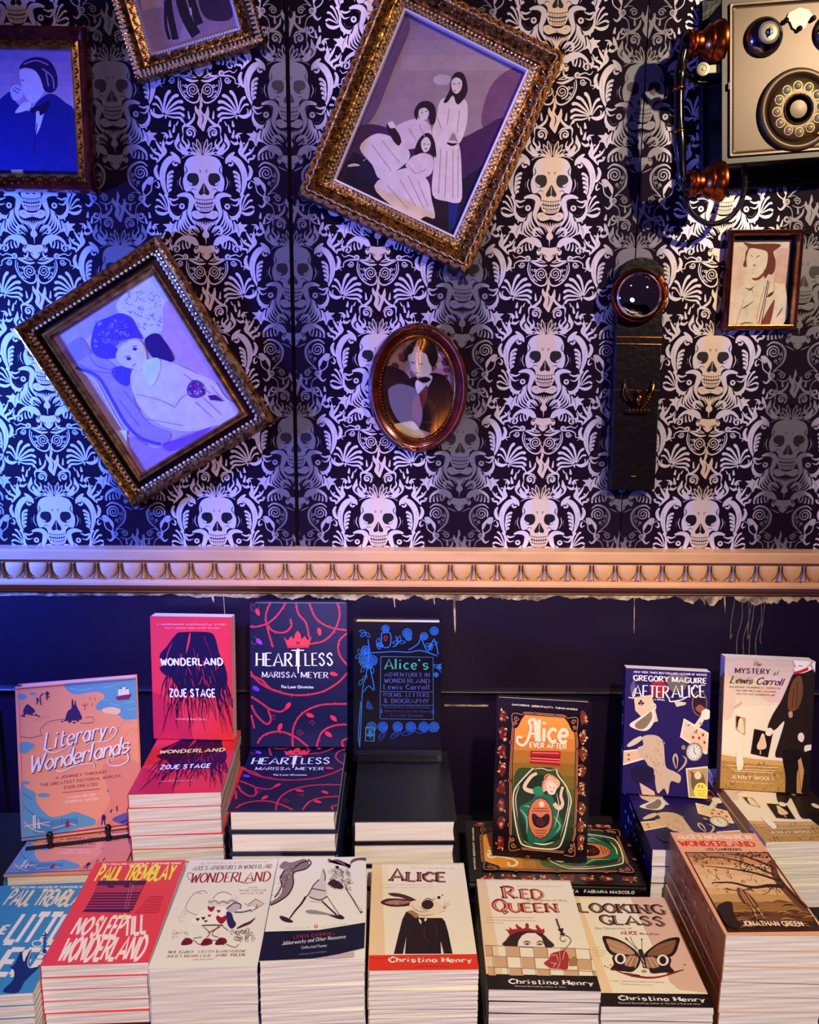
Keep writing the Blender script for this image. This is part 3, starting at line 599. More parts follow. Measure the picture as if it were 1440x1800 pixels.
a.lines([[(600, 800), (640, 840), (690, 820)], [(560, 870), (640, 1000)], [(600, 850), (680, 1010)], [(650, 880), (700, 1000)], [(500, 900), (600, 1010)], [(420, 700), (520, 830)], [(470, 680), (560, 790)], [(600, 620), (640, 680)], [(650, 600), (680, 660)]], 4, 'BC9CB0'); a.line([(305, 806), (335, 800), (365, 802)], 14, SK, 'leaf'); a.line([(380, 780), (395, 770)], 12, SK, 'leaf')
frame('gilt_picture_frame', 'large tilted ornate gilt frame holding an old photograph of three girls in pale dresses', .031, .396, -24.1, .222, .288,
      [(-.001, .012), (.000, .016), (.003, .0165), (.0035, .0145), (.016, .0175), (.017, .020), (.020, .021), (.022, .0185), (.033, .0255), (.035, .0285), (.038, .0285), (.039, .024), (.048, .020), (.050, .012), (.050, .002)],
      [(3, 14, M['gilt']), (0, 3, M['lilac'])], a,
      rows=(('zig', .007, .0168, .0072, (.0026, .0007), M['giltb']), ('bead', .0128, .0182, .0072, .0019, M['giltb']), ('floral', .0275, .0245, .012, (.0042, .0010), M['gold']), ('leaf', .0435, .0225, .0105, (.0142, .0076, .0058), M['leafgold']), ('floral', .0365, .029, .008, (.0016, .0006), M['giltb'])), pic_d=.008)
# reclining sitter
a = Art([(250, 560), (735, 235), (1200, 940), (695, 1235)], .216, .284, 'CFB2CE')  # pink-violet cast of the lights is put into this print's colours
a.blob([(250, 560), (400, 460), (640, 300), (735, 235), (800, 340), (720, 420), (560, 470), (420, 560), (330, 640)], 'B8A0D2'); a.blob([(560, 390), (735, 235), (860, 430), (790, 520), (690, 560), (620, 480)], 'E6DDF0')
r = random.Random(2)
for k in range(70): x = 600+r.random()*180; y = 330+r.random()*180; a.line([(x, y), (x+r.uniform(-14, 14), y+r.uniform(-14, 14)), (x+r.uniform(-14, 14), y+r.uniform(-10, 10))], 3, 'B9A6D6', n=2)
a.poly([(790, 400), (830, 350), (1110, 800), (1010, 760), (900, 700), (790, 560)], 'D9A9BC'); a.blob([(300, 640), (380, 560), (440, 640), (430, 700), (370, 700)], '9A80BE')
a.blob([(700, 570), (770, 540), (850, 660), (800, 680), (735, 650)], '3A165E'); a.blob([(366, 700), (460, 640), (560, 700), (640, 720), (650, 860), (720, 980), (840, 1040), (780, 1100), (660, 1050), (560, 900), (480, 770)], 'B294CE')
a.blob([(540, 715), (610, 700), (640, 740), (620, 800), (560, 770)], '5C449C')
a.line([(366, 708), (470, 750), (540, 860), (610, 980), (690, 1060), (790, 1092)], 16, '6A4CA8'); a.line([(366, 720), (455, 765), (520, 880), (595, 1010), (680, 1085), (790, 1112)], 6, 'E4D4EC'); a.lines([[(380, 690), (440, 720), (560, 740)], [(430, 650), (470, 700), (560, 725)], [(600, 820), (680, 920)], [(580, 870), (680, 1000)]], 5, '8466B0')
a.blob([(640, 725), (700, 690), (750, 660), (860, 690), (960, 735), (1060, 780), (1110, 850), (1190, 930), (1080, 1010), (900, 1030), (760, 980), (680, 900), (636, 800)], 'EFD9E4')
a.blob([(440, 560), (462, 490), (520, 460), (575, 440), (632, 462), (668, 520), (690, 565), (650, 560), (590, 575), (560, 600), (575, 650), (520, 665), (470, 655), (440, 620)], '5A409A')
for k in range(46): x = 455+r.random()*170; y = 470+r.random()*150; a.line(spiral(x, y, 7+r.random()*7, 1, r.random()*6, 1, 7), 3, r.choice(['A48CD0', '7C60B4', 'C8B8E4']), n=1)
a.blob([(560, 655), (578, 608), (625, 575), (672, 572), (702, 612), (712, 680), (680, 722), (640, 712), (595, 700)], 'EFD9E0'); a.ell(624, 664, 12, 8, '4C2A6E'); a.ell(653, 616, 11, 8, '4C2A6E'); a.line([(606, 655), (630, 650)], 5, '6A4A84'); a.line([(640, 604), (662, 600)], 5, '6A4A84'); a.line([(640, 700), (660, 690)], 5, 'B0708C')
a.blob([(700, 680), (770, 660), (780, 720), (740, 800), (700, 760)], 'E6F0F4'); a.lines([[(660, 840), (780, 870), (860, 910)], [(860, 900), (900, 850), (960, 840)], [(960, 880), (1050, 960)], [(1000, 860), (1100, 950)], [(700, 960), (900, 1000)], [(900, 740), (1040, 840)], [(1040, 800), (1110, 880)]], 4, 'C79CBA')
a.blob([(918, 810), (950, 770), (1000, 790), (1012, 840), (970, 862), (930, 850)], '7C3C86')
for k in range(24): a.ell(925+r.random()*85, 780+r.random()*75, 6, 6, r.choice(['B070A8', '5A2468', 'D8B0D0']), 6)
a.poly([(1026, 850), (1066, 846), (1110, 880), (1040, 872)], '57206E'); a.blob([(640, 1050), (760, 1110), (900, 1050), (1100, 1000), (960, 1100), (700, 1240), (650, 1150)], 'B98CC6'); a.blob([(800, 1090), (900, 1060), (1050, 1010), (960, 1080), (840, 1130)], '8A58A8'); a.poly([(560, 1018), (618, 1018), (622, 1110), (600, 1080)], 'ECEFF4')  # last pale patch: a glass reflection drawn into the print
frame('fluted_picture_frame', 'tilted gilt frame with a beaded inner edge around a photograph of a reclining woman', -.4718, -.0215, 31.0, .216, .284,
      [(-.001, .010), (.001, .014), (.004, .0145), (.005, .012), (.008, .015), (.0105, .015), (.012, .010), (.019, .008), (.021, .0115), (.0245, .013), (.027, .017), (.030, .018), (.034, .0265), (.038, .030), (.041, .029), (.044, .020), (.046, .010), (.046, .002)],
      [(9, 17, M['gilt']), (0, 6, M['gold']), (6, 9, M['giltd'])], a,
      rows=(('bead', .0235, .0155, .0090, .0031, M['giltb']), ('flute', .0305, .0195, .0072, (.0042, .0022, .0032), M['gold'])), pic_d=.007)
# group portrait, mostly above the picture's edge
a = Art([(592, -325), (1050, -451), (1195, 124), (765, 250)], .149, .205, '9A7890')
a.poly([(700, 60), (1170, -60), (1195, 124), (765, 250)], 'B08CA8'); a.poly([(700, -40), (820, -60), (830, 40), (720, 60)], 'D0A8A8'); a.poly([(930, 60), (990, 50), (1000, 160), (900, 190)], 'C4A4BC')
for P, w in (([(850, -60), (858, 60), (880, 180)], 34), ([(840, 20), (835, 120), (850, 180)], 16), ([(900, -90), (930, 60), (985, 158)], 52), ([(950, -90), (980, 40), (1005, 110)], 40)): a.line(P, w, '22082E')
a.blob([(1020, -60), (1140, -80), (1170, 70), (1060, 90), (1010, 40)], '3A1A48'); a.blob([(760, -200), (860, -240), (900, -40), (820, 0), (770, -60)], '2A1030'); a.blob([(900, -260), (1000, -280), (1010, -80), (920, -60)], '2A1030'); a.ell(820, -260, 24, 30, 'E0C8CC'); a.ell(950, -310, 24, 30, 'E0C8CC'); a.line([(962, 40), (966, 72)], 10, 'F0DCE0')
frame('pierced_gilt_frame', 'gilt frame with lattice carving hanging tilted at the top left, showing legs of a group', -.3876, .6258, 15.3, .149, .205,
      [(-.001, .009), (.001, .013), (.004, .013), (.005, .011), (.018, .013), (.020, .017), (.030, .024), (.034, .024), (.037, .018), (.038, .010), (.038, .002)],
      [(3, 10, M['gilt']), (0, 3, M['lilac'])], a, rows=(('zig', .0028, .0142, .0050, (.0016, .0006), M['giltb']), ('floral', .012, .0135, .008, (.0035, .0006), M['giltd']), ('flute', .0300, .0245, .0072, (.0052, .0024, .0034), M['giltb']), ('bead', .0355, .0225, .0066, .0022, M['gold'])), pic_d=.006)
# pensive man
a = Art([(-95, 245), (345, 240), (400, 880), (-30, 885)], .150, .198, 'C2A4C4')
a.grad(-95, 240, 400, 560, '8E78C0', 'C8A0B8', 5); a.blob([(-90, 600), (0, 500), (60, 455), (70, 505), (140, 560), (190, 500), (250, 466), (320, 510), (372, 575), (400, 890), (-60, 890)], '1C1E78')
a.blob([(92, 350), (150, 345), (200, 390), (215, 450), (170, 515), (135, 500), (115, 470), (100, 420)], 'E4D2E4'); a.blob([(88, 345), (110, 305), (170, 282), (235, 300), (272, 360), (278, 430), (250, 462), (215, 450), (195, 395), (165, 350), (120, 338)], '2C1050')
a.lines([[(110, 320), (170, 300), (230, 320)], [(200, 340), (250, 380), (262, 440)], [(220, 360), (235, 430)]], 6, 'A890C0'); a.blob([(48, 450), (75, 425), (105, 440), (112, 480), (88, 505), (60, 500)], 'D8C4DC'); a.lines([[(60, 450), (90, 470)], [(70, 440), (100, 455)]], 4, '2A2070')
a.blob([(75, 570), (110, 520), (150, 515), (140, 550)], 'E8DCEC'); a.poly([(178, 560), (222, 548), (200, 640), (178, 690)], 'E6D8E8'); a.blob([(150, 545), (190, 530), (240, 500), (236, 545), (200, 580), (190, 555), (160, 570)], '140E40'); a.line([(100, 400), (112, 404)], 5, '503060'); a.line([(185, 620), (170, 780)], 5, '101450'); a.poly([(64, 862), (122, 860), (124, 892), (66, 894)], 'E6D6C0')
frame('dark_red_picture_frame', 'dark red wooden frame with a photograph of a man leaning his face on his hand', -.5706-.0735, .3166+.0995, -.6, .150, .198,
      [(-.001, .009), (.001, .012), (.003, .012), (.012, .010), (.014, .014), (.018, .018), (.024, .026), (.028, .026), (.030, .018), (.030, .002)],
      [(3, 9, M['cherry']), (0, 3, M['gold'])], a, rows=(('floral', .0075, .012, .012, (.0034, .0010), M['brass']),), pic_d=.006)
# boy in a flat cap
a = Art([(320, 155), (1240, 150), (1130, 1400), (235, 1400)], .113, .152, '1C0828')
a.poly([(320, 245), (1150, 240), (1035, 1402), (235, 1402)], 'F4E2CC'); a.poly([(940, 330), (1148, 330), (1090, 860), (930, 800)], 'E8C0B0'); a.poly([(310, 300), (560, 300), (500, 860), (260, 960)], 'F0D6C2'); a.lines([[(480, 330), (425, 900)], [(1000, 340), (940, 780)]], 4, 'D8B4A4', smooth=False)
HB = '74281E'
a.blob([(250, 1060), (420, 960), (560, 820), (640, 760), (800, 760), (1000, 830), (1090, 880), (1035, 1410), (235, 1410)], 'F6E8D2'); a.blob([(565, 380), (640, 330), (800, 350), (835, 440), (810, 620), (720, 740), (640, 760), (560, 640), (540, 500)], 'F8EBD4')
a.blob([(495, 250), (640, 268), (820, 262), (1000, 270), (1018, 305), (925, 370), (930, 430), (950, 520), (935, 640), (890, 700), (850, 690), (800, 752), (785, 700), (806, 620), (836, 500), (828, 380), (700, 338), (590, 330), (555, 400), (535, 480), (540, 586), (488, 570), (515, 490), (530, 380), (560, 320)], HB)
a.blob([(612, 745), (690, 738), (770, 670), (800, 610), (796, 690), (720, 765), (650, 778)], '8A3A2C'); a.line([(590, 440), (610, 432), (628, 450)], 9, 'A05848'); a.line([(676, 470), (700, 440), (742, 436)], 12, HB, 'leaf'); a.line([(735, 476), (780, 470)], 12, HB, 'leaf'); a.line([(630, 552), (650, 572), (676, 566)], 14, HB, 'leaf'); a.line([(594, 632), (665, 632)], 10, HB, 'leaf'); a.line([(604, 672), (665, 680)], 10, HB, 'leaf')
a.lines([[(515, 880), (590, 900), (655, 850)], [(560, 930), (600, 900), (628, 940)], [(470, 1165), (530, 1140), (640, 1060)], [(520, 1140), (525, 1190)], [(540, 1215), (545, 1240)], [(372, 1025), (425, 1022)]], 14, '4A1820', taper='leaf'); a.lines([[(838, 775), (770, 1100), (700, 1395)], [(858, 790), (800, 1080), (740, 1395)]], 11, '5A2018'); a.lines([[(500, 1040), (440, 1220), (385, 1395)], [(790, 860), (700, 1200), (670, 1380)], [(930, 800), (925, 950)]], 6, 'A87860')
a.blob([(820, 1005), (860, 960), (920, 930), (900, 980), (850, 1010)], HB); a.blob([(745, 1390), (800, 1250), (900, 1080), (935, 1050), (910, 1200), (880, 1330), (850, 1390)], '8A4034'); a.line([(1045, 1150), (1000, 1230), (950, 1295)], 18, '8A5040', 'leaf'); a.line([(440, 1385), (520, 1365), (640, 1368)], 14, '3A1410', 'leaf')
frame('small_wooden_frame', 'small red-brown frame with a pale photograph of a boy in a flat cap', .6145, .1475, .6, .113, .152,
      [(-.001, .014), (.000, .018), (.0015, .0185), (.0025, .0165), (.0065, .0185), (.0080, .0165), (.0095, .010), (.0095, .002)], [(2, 7, M['cherry']), (0, 2, M['gold'])], a, rows=(('bead', .0045, .0180, .0045, .0009, M['brass']),), pic_d=.004)
# oval portrait
e = tag(empty('oval_picture_frame', (.0140, WY-.006, CZ-.0425)), 'dark oval frame with a portrait of a seated man looking down', 'picture frame')
RX, RZ, NE = .0640, .0895, 56
def oring(prof, name, m, lo=0, hi=1, parent=e):
    b = MB(); rings = []
    for k in range(NE+1):
        q = 2*math.pi*(lo+(hi-lo)*k/NE); rings.append([((RX+t)*math.cos(q), -d, (RZ+t)*math.sin(q)) for t, d in prof])
    b.loft(rings, caps=False, closed=False); return b.build(name, m, parent, 'auto')
oring([(.0250, .002), (.0255, .010), (.0235, .016), (.0200, .020), (.0160, .0205), (.0120, .018), (.0090, .0165), (.0075, .012), (.0050, .0105)], 'frame_ring', M['cherry'])
oring([(.0050, .0105), (.0040, .012), (.0022, .0125), (.0005, .011), (-.0010, .007)], 'inner_rim', M['brass'])
b = MB()
for k in range(96): q = 2*math.pi*k/96; b.ball(((RX+.0030)*math.cos(q), -.0128, (RZ+.0030)*math.sin(q)), .0013, 6, 4)
tag(b.build('bead_row', M['brass'], e), kind='stuff')
b = MB()
for q0 in (math.pi/2, -math.pi/2):
    for s_ in (-1, 1):
        P = [((RX+.018+.004*math.sin(j))*math.cos(q0+s_*j*.09), -.0205, (RZ+.018+.003*math.sin(j*2))*math.sin(q0+s_*j*.09)) for j in range(7)]; b.tube(P, [.0030, .0026, .0022, .0018, .0014, .001, .0006], 6)
    b.ball(((RX+.018)*math.cos(q0), -.020, (RZ+.019)*math.sin(q0)), .0048, 8, 5)
b.build('carved_crest', M['brass'], e)
a = Art([(500, 405), (860, 405), (860, 915), (500, 915)], .128, .179, 'CFA0A8')
r = random.Random(4)
for k in range(60): x = 500+r.random()*360; y = 405+r.random()*300; a.blob([(x+r.uniform(8, 26)*math.cos(q), y+r.uniform(8, 26)*math.sin(q)) for q in [j*1.05 for j in range(6)]], r.choice(['8E4058', 'E2C0BE', 'B87080', '7A2C4C']), 2)
a.blob([(500, 560), (580, 560), (640, 620), (600, 760), (540, 810), (500, 720)], '34102E'); a.blob([(520, 860), (545, 740), (590, 650), (660, 600), (700, 615), (760, 580), (835, 620), (872, 760), (850, 870), (760, 890), (640, 850)], '14070F')
a.blob([(668, 625), (735, 592), (752, 612), (712, 680), (682, 690)], 'EFE2DA'); a.blob([(655, 720), (690, 680), (728, 645), (722, 720), (700, 780), (692, 835), (652, 805)], '7C3840'); a.lines([[(680, 700), (670, 800)], [(700, 690), (690, 780)]], 3, '3A1018')
a.blob([(625, 490), (665, 450), (715, 470), (740, 530), (748, 575), (712, 602), (668, 590), (644, 560), (638, 530)], 'F6E6D0'); a.blob([(610, 515), (622, 455), (660, 420), (700, 408), (758, 438), (780, 500), (760, 548), (738, 535), (722, 490), (690, 470), (672, 430), (650, 480), (632, 492), (625, 520)], '12060C'); a.line([(680, 418), (672, 450), (680, 480)], 5, 'E8C8B8')
a.lines([[(645, 528), (665, 532)], [(682, 538), (702, 535)], [(664, 582), (684, 582)]], 5, '5A2A2A', smooth=False); a.blob([(676, 612), (720, 600), (745, 615), (715, 632), (690, 625)], '0C0408')
a.blob([(540, 850), (600, 835), (655, 828), (690, 870), (720, 912), (640, 930), (560, 890)], 'F2E4D2'); a.lines([[(700, 830), (780, 840), (820, 870)], [(700, 860), (780, 870)], [(780, 720), (740, 790)], [(830, 680), (840, 780)]], 12, '54203A', taper='leaf')
cl = []
EP = [(.064+.0645*math.cos(2*math.pi*k/40), .0895+.090*math.sin(2*math.pi*k/40)) for k in range(40)]
for z, c, q in a.P:
    for k in range(40):
        (ax, ay), (bx, by) = EP[k], EP[(k+1) % 40]; nx_, ny_ = -(by-ay), bx-ax; out = []
        for i in range(len(q)):
            p0, p1 = q[i], q[(i+1) % len(q)]; d0 = (p0[0]-ax)*nx_+(p0[1]-ay)*ny_; d1 = (p1[0]-ax)*nx_+(p1[1]-ay)*ny_
            if d0 >= 0: out.append(p0)
            if (d0 >= 0) != (d1 >= 0): t_ = d0/(d0-d1); out.append((p0[0]+(p1[0]-p0[0])*t_, p0[1]+(p1[1]-p0[1])*t_))
        q = out
        if len(q) < 3: break
    if len(q) >= 3: cl.append((z, c, q))
a.P = cl; b = MB(); a.put(b, lambda u, v, h: (u-.064, -.0045-h, v-.0895)); b.build('photograph', M['photo'], e)
b = MB(); b.loft([[((RX+.003)*s_*math.cos(2*math.pi*k/NE), -y-(.0025*(1-s_)), (RZ+.003)*s_*math.sin(2*math.pi*k/NE)) for k in range(NE)] for s_, y in ((1, .0085), (.8, .0092), (.5, .0092), (.1, .0092))]); b.build('glass_pane', M['glass'], e, True)
b = MB(); b.loft([[((RX+.012)*math.cos(2*math.pi*k/NE), -y, (RZ+.012)*math.sin(2*math.pi*k/NE)) for k in range(NE)] for y in (0.0005, .0035)]); b.build('backing_board', M['walnut'], e)

# ------------------------------------------------------------------ wall telephone
PX, PZ, PA = .6105, .451, math.radians(4.4)
ph = tag(empty('wall_telephone', (PX, WY-.006, CZ+PZ), (0, -PA, 0)), 'old wall telephone with bronze front, rotary dial and two bells on a dark box', 'telephone')
b = MB(); b.box((-.118, -.083, -.1215), (.118, 0, .1215), bev=.004); b.build('box', M['walnut'], ph, 'auto')
b = MB(); b.box((-.126, -.016, -.150), (.126, -.0002, .150), bev=.003); b.build('back_board', M['walnut'], ph, 'auto')
b = MB(); b.box((-.1185, -.0875, -.1220), (-.108, -.083, .1220)); b.box((.108, -.0875, -.1220), (.1185, -.083, .1220)); b.box((-.108, -.0875, -.1220), (.108, -.083, -.1120)); b.box((-.108, -.0875, .1120), (.108, -.083, .1220)); b.build('door_rim', mat('rim_varnish', '1E0C0A', rough=.4), ph)
def rr(w, h, r_, y, n=4):
    P = []
    for cx, cz, a0 in ((w-r_, -h+r_, -90), (w-r_, h-r_, 0), (-w+r_, h-r_, 90), (-w+r_, -h+r_, 180)):
        for k in range(n+1): q = math.radians(a0+90*k/n); P.append((cx+r_*math.cos(q), y, cz+r_*math.sin(q)))
    return P
b = MB(); b.loft([rr(.1085, .1130, .003, -.083), rr(.1085, .1130, .003, -.0905), rr(.1075, .1120, .003, -.0918), rr(.1045, .1090, .003, -.0915), rr(.1020, .1065, .003, -.0895), rr(.100, .1045, .003, -.0890)]); b.build('front_plate', M['bronze'], ph)
for x in (-.095, .095):
    b = MB(); b.box((x-.0015 if x > 0 else -.1105, -.0930, -.012), (x+.0155 if x > 0 else -.1075, -.083, -.002)); b.build('hinge', M['bronze'], ph)
D0 = (-.001, -.0890, -.050)
b = MB(); b.lathe([(.0001, .012), (.0620, .0), (.0620, .004), (.0605, .0070), (.0560, .0085), (.0520, .0075), (.0495, .0045), (.0480, .0030), (.0460, .0060), (.0440, .0075), (.0240, .0070), (.0225, .0095), (.0210, .0080), (.0195, .0065), (.0150, .0069), (.0090, .0073), (.0040, .0075), (.0003, .0076)][1:], 'y', 48, D0); b.build('dial', M['bronze'], ph, 'auto')
b = MB(); b.lathe([(.0240, .0070), (.0232, .0092), (.0222, .0092), (.0214, .0070)], 'y', 40, D0); b.build('dial_hub_ring', M['brass'], ph, True)
for k in range(12):
    q = 2*math.pi*(k+.1)/12; b = MB(); c = (D0[0]+.0345*math.cos(q), D0[1]-.0072, D0[2]+.0345*math.sin(q)); b.lathe([(.0064, 0), (.0064, .0008), (.0056, .0022), (.0034, .0036), (.0003, .0040)], 'y', 14, c); b.build('finger_button', M['steel'], ph, True)
    b = MB(); b.lathe([(.0072, -.0002), (.0070, .0006), (.0064, .0006)], 'y', 14, c); b.build('button_collar', M['brass'], ph)
b = MB(); b.tube([(D0[0]+.030, D0[1]-.009, D0[2]-.038), (D0[0]+.040, D0[1]-.010, D0[2]-.046)], .0016, 6); b.build('finger_stop', M['brass'], ph)
for x in (-.0545, .0525):
    b = MB(); c = (x, -.0890, .0605); b.lathe([(.0285, .0), (.0290, .003), (.0270, .009), (.0225, .0155), (.0165, .0195), (.0155, .0192)], 'y', 32, c); bo = b.build('bell', M['nickel'], ph, 'auto')
    b = MB(); b.lathe([(.0168, .0185), (.0160, .0205), (.0120, .0215), (.0002, .0217)], 'y', 28, c); b.build('bell_cap', M['steel'], bo, True)
    b = MB(); b.lathe([(.0058, .0212), (.0056, .0240), (.0038, .0262), (.0002, .0266)], 'y', 8, c); b.box((c[0]-.0012, c[1]-.0275, c[2]-.006), (c[0]+.0012, c[1]-.0262, c[2]+.006)); b.build('bell_screw', M['blackmetal'], bo)
b = MB(); P = [(-.022, .082), (-.016, .092), (0, .098), (.014, .094), (.022, .083), (.014, .079), (.010, .070), (0, .064), (-.010, .070), (-.014, .079)]
b.loft([[(x, y, z) for x, z in P] for y in (-.089, -.0925)]); b.build('striker_plate', M['steel'], ph)
for x, z in ((-.021, .081), (.021, .081), (0, .068)): b = MB(); b.lathe([(.0042, .0035), (.0040, .0065), (.0024, .0082), (.0002, .0086)], 'y', 8, (x, -.089, z)); b.build('screw', M['blackmetal'], ph)
b = MB(); b.lathe([(.0105, 0), (.0108, .002), (.0100, .0035), (.0060, .0038), (.0055, .0030), (.0030, .0030), (.0025, .0045), (.0002, .0046)], 'y', 24, (-.1455, -.0770, .0245)); b.box((-.138, -.078, .0185), (-.1175, -.071, .0300)); b.build('switch_arm', M['steel'], ph, 'auto')
b = MB(); b.tube(cr([(-.118, -.060, .010), (-.150, -.060, .012), (-.172, -.066, .030), (-.176, -.072, .048)], 4), .004, 8); b.build('cradle_hook', M['blackmetal'], ph, True)
# handset
def PW(x, y, z): c, s_ = math.cos(PA), math.sin(PA); return (PX+x*c-z*s_, WY-.006+y, CZ+PZ+x*s_+z*c)
hs = tag(empty('telephone_handset', PW(-.183, -.075, -.03), (0, -PA, 0)), 'black telephone handset with ribbed copper ends hanging beside the telephone', 'handset')
def HL(x, y, z): return (x+.183, y+.075, z+.03)
b = MB(); P = cr([HL(-.166, -.078, .072), HL(-.174, -.080, .058), HL(-.181, -.080, .030), HL(-.184, -.080, -.005), HL(-.1845, -.080, -.05), HL(-.182, -.080, -.11), HL(-.180, -.080, -.138), HL(-.172, -.078, -.150)], 5)
n = len(P); b.tube(P, [.0062+.0030*math.exp(-((i/n-.33)/.05)**2)+.0030*math.exp(-((i/n-.62)/.05)**2)+.0015*math.sin(math.pi*i/n) for i in range(n)], 12); b.build('handle', M['blackmetal'], hs, True)
for z in (-.002, -.066): b = MB(); c = HL(-.1845, -.080, z); b.lathe([(.0078, -.004), (.0098, -.003), (.0105, 0), (.0098, .003), (.0078, .004)], 'z', 16, c); b.build('collar', M['brass'], hs, True)
prof = [(.010, 0), (.0200, .001), (.0215, .004), (.0200, .0075), (.0185, .009), (.0205, .011), (.0205, .0145), (.0180, .0165), (.0165, .020), (.0170, .0225), (.0160, .025), (.0185, .028), (.0215, .031), (.0255, .0345), (.0265, .037), (.0250, .040), (.0280, .044), (.0310, .0490), (.0325, .0540), (.0315, .0575), (.0270, .0590), (.0001, .0560)]
for nm, z in (('earpiece', .064), ('mouthpiece', -.146)):
    b = MB(); b.lathe(prof, 'x', 36, HL(-.1720, -.075, z)); b.build(nm, M['copper'], hs, 'auto')
    b = MB(); b.lathe([(.0001, -.006), (.012, -.005), (.0175, .001), (.0185, .004), (.0001, .004)], 'x', 24, HL(-.1720, -.075, z)); b.build('end_cap', M['blackmetal'], hs, 'auto')
cp = [(.4520, 1.392, .2760), (.4600, 1.396, .2600), (.4790, 1.400, .2430), (.5020, 1.402, .2340), (.5270, 1.402, .2400), (.5440, 1.402, .2560), (.5530, 1.402, .2780), (.5560, 1.404, .3010), (.5530, 1.410, .3300)]
core = cr([(x, y, z+CZ) for x, y, z in cp], 22); hm = hs.matrix_world.copy(); bpy.context.view_layer.update(); inv = hs.matrix_world.inverted()
hel = []
for i, p in enumerate(core):
    p = Vector(p); t_ = Vector(core[min(i+1, len(core)-1)])-Vector(core[max(i-1, 0)]); t_.normalize(); u = t_.cross(Vector((0, 1, 0))).normalized(); w = t_.cross(u)
    for j in range(6):
        q = 2*math.pi*(i*.5+j/12.); nxt = Vector(core[min(i+1, len(core)-1)]); c = p.lerp(nxt, j/6); hel.append(inv @ (c+(u*math.cos(q)+w*math.sin(q))*.0036))
b = MB(); b.tube(hel, .0012, 5); b.tube([inv @ Vector(p) for p in core[::3]], .0026, 8); b.build('coiled_cord', M['blackmetal'], hs, True)

# ------------------------------------------------------------------ dark plaque with a convex mirror and a winged bracket
pk = tag(empty('mirror_plaque', (.4020, WY-.006, CZ-.022), (0, -math.radians(.9), 0)), 'tall dark wooden plaque carrying a round convex mirror in a copper ring', 'plaque')
b = MB(); sec = [(-.041, -.200), (.041, -.200), (.041, .172)]+[(.041*math.cos(q), .172+.034*math.sin(q)) for q in [math.pi*k/12 for k in range(1, 12)]]+[(-.041, .172)]
b.loft([[(x*s_, y, z if s_ == 1 else z*.992) for x, z in sec] for s_, y in ((1, 0), (1, -.020), (.95, -.0245))]); b.build('board', M['walnut'], pk, 'auto')
b = MB()
for k in range(26): b.ball((random.Random(k).uniform(-.032, .010), -.0250, .165+random.Random(k+50).uniform(0, .030)), .0009, 5, 3)
tag(b.build('studs', M['brass'], pk), kind='stuff')
for z in (.096-.022-.002, .094-.022-.012, .180-.2): b = MB(); b.tube([(-.040, -.0250, z), (0, -.0256, z-.001), (.040, -.0250, z-.002)], .0010, 5); b.build('carved_line', M['brass'] if z > .05 else M['walnut'], pk)
LC = (-.0065, -.0245, .1405)
b = MB(); b.lathe([(.0455, 0), (.0470, .004), (.0465, .010), (.0440, .014), (.0415, .013), (.0400, .009), (.0395, .006)], 'y', 44, LC); b.build('mirror_ring', mat('dark_copper', '6A2010', rough=.2, metal=.9), pk, 'auto')
b = MB(); b.lathe([(.0402, .0060)]+[(.0402*math.cos(q), .011+.0235*math.sin(q)) for q in [math.pi/2*k/16 for k in range(0, 16)]]+[(.0004, .0345)], 'y', 48, LC); b.build('convex_mirror', M['mirror'], pk, True)
for k, (q0, q1) in enumerate(((-.10, .34), (.38, .78), (-.55, -.14))):
    b = MB(); b.tube([(LC[0]+.0460*math.cos(q), LC[1]-.013, LC[2]+.0470*math.sin(q)) for q in [q0+(q1-q0)*i/8 for i in range(9)]], [.0022]+[.0040]*7+[.0022], 10); b.build('ring_segment', M['copper'], pk, True)
wb = MB()
def WB(x, z, y=-.030): return (.0025+x, y, -.031+z)
for s_ in (-1, 1):
    for k in range(4): wb.tube(cr([WB(s_*(.004+k*.001), -.016+k*.004), WB(s_*(.014+k*.002), -.006+k*.004, -.034), WB(s_*(.022+k*.0012), .008+k*.004), WB(s_*(.026-k*.002), .030-k*.006)], 3), [.0016]*5+[.0013]*4+[.0006], 6)
    wb.tube([WB(s_*.026, .018), WB(s_*.028, .004), WB(s_*.022, -.008)], .0010, 5)
wb.ball(WB(0, -.006, -.034), .0075, 10, 7, sc=(.8, .8, 1.5)); wb.ball(WB(0, .008, -.036), .0042, 8, 6); wb.tube(cr([WB(-.014, .006), WB(-.006, .010, -.036), WB(.004, .010, -.037), WB(.016, .014)], 3), .0011, 6)
for k in range(5): wb.ball(WB(.006+k*.0032, -.020+k*.0042, -.036), .0019, 6, 4)
wb.box(WB(-.020, -.0295, -.032), WB(.020, -.0255, -.024))
for k in range(6): wb.ball(WB(-.017+k*.0068, -.0245, -.0335), .0024, 7, 5)
wb.build('winged_bracket', M['brass'], pk, 'auto')
b = MB(); P = [(-.030, -.12), (.030, -.12)]; b.tube([(-.004, -.0250, -.175), (.004, -.0256, -.175)], .0012, 5); b.build('screw_slot', M['brass'], pk)
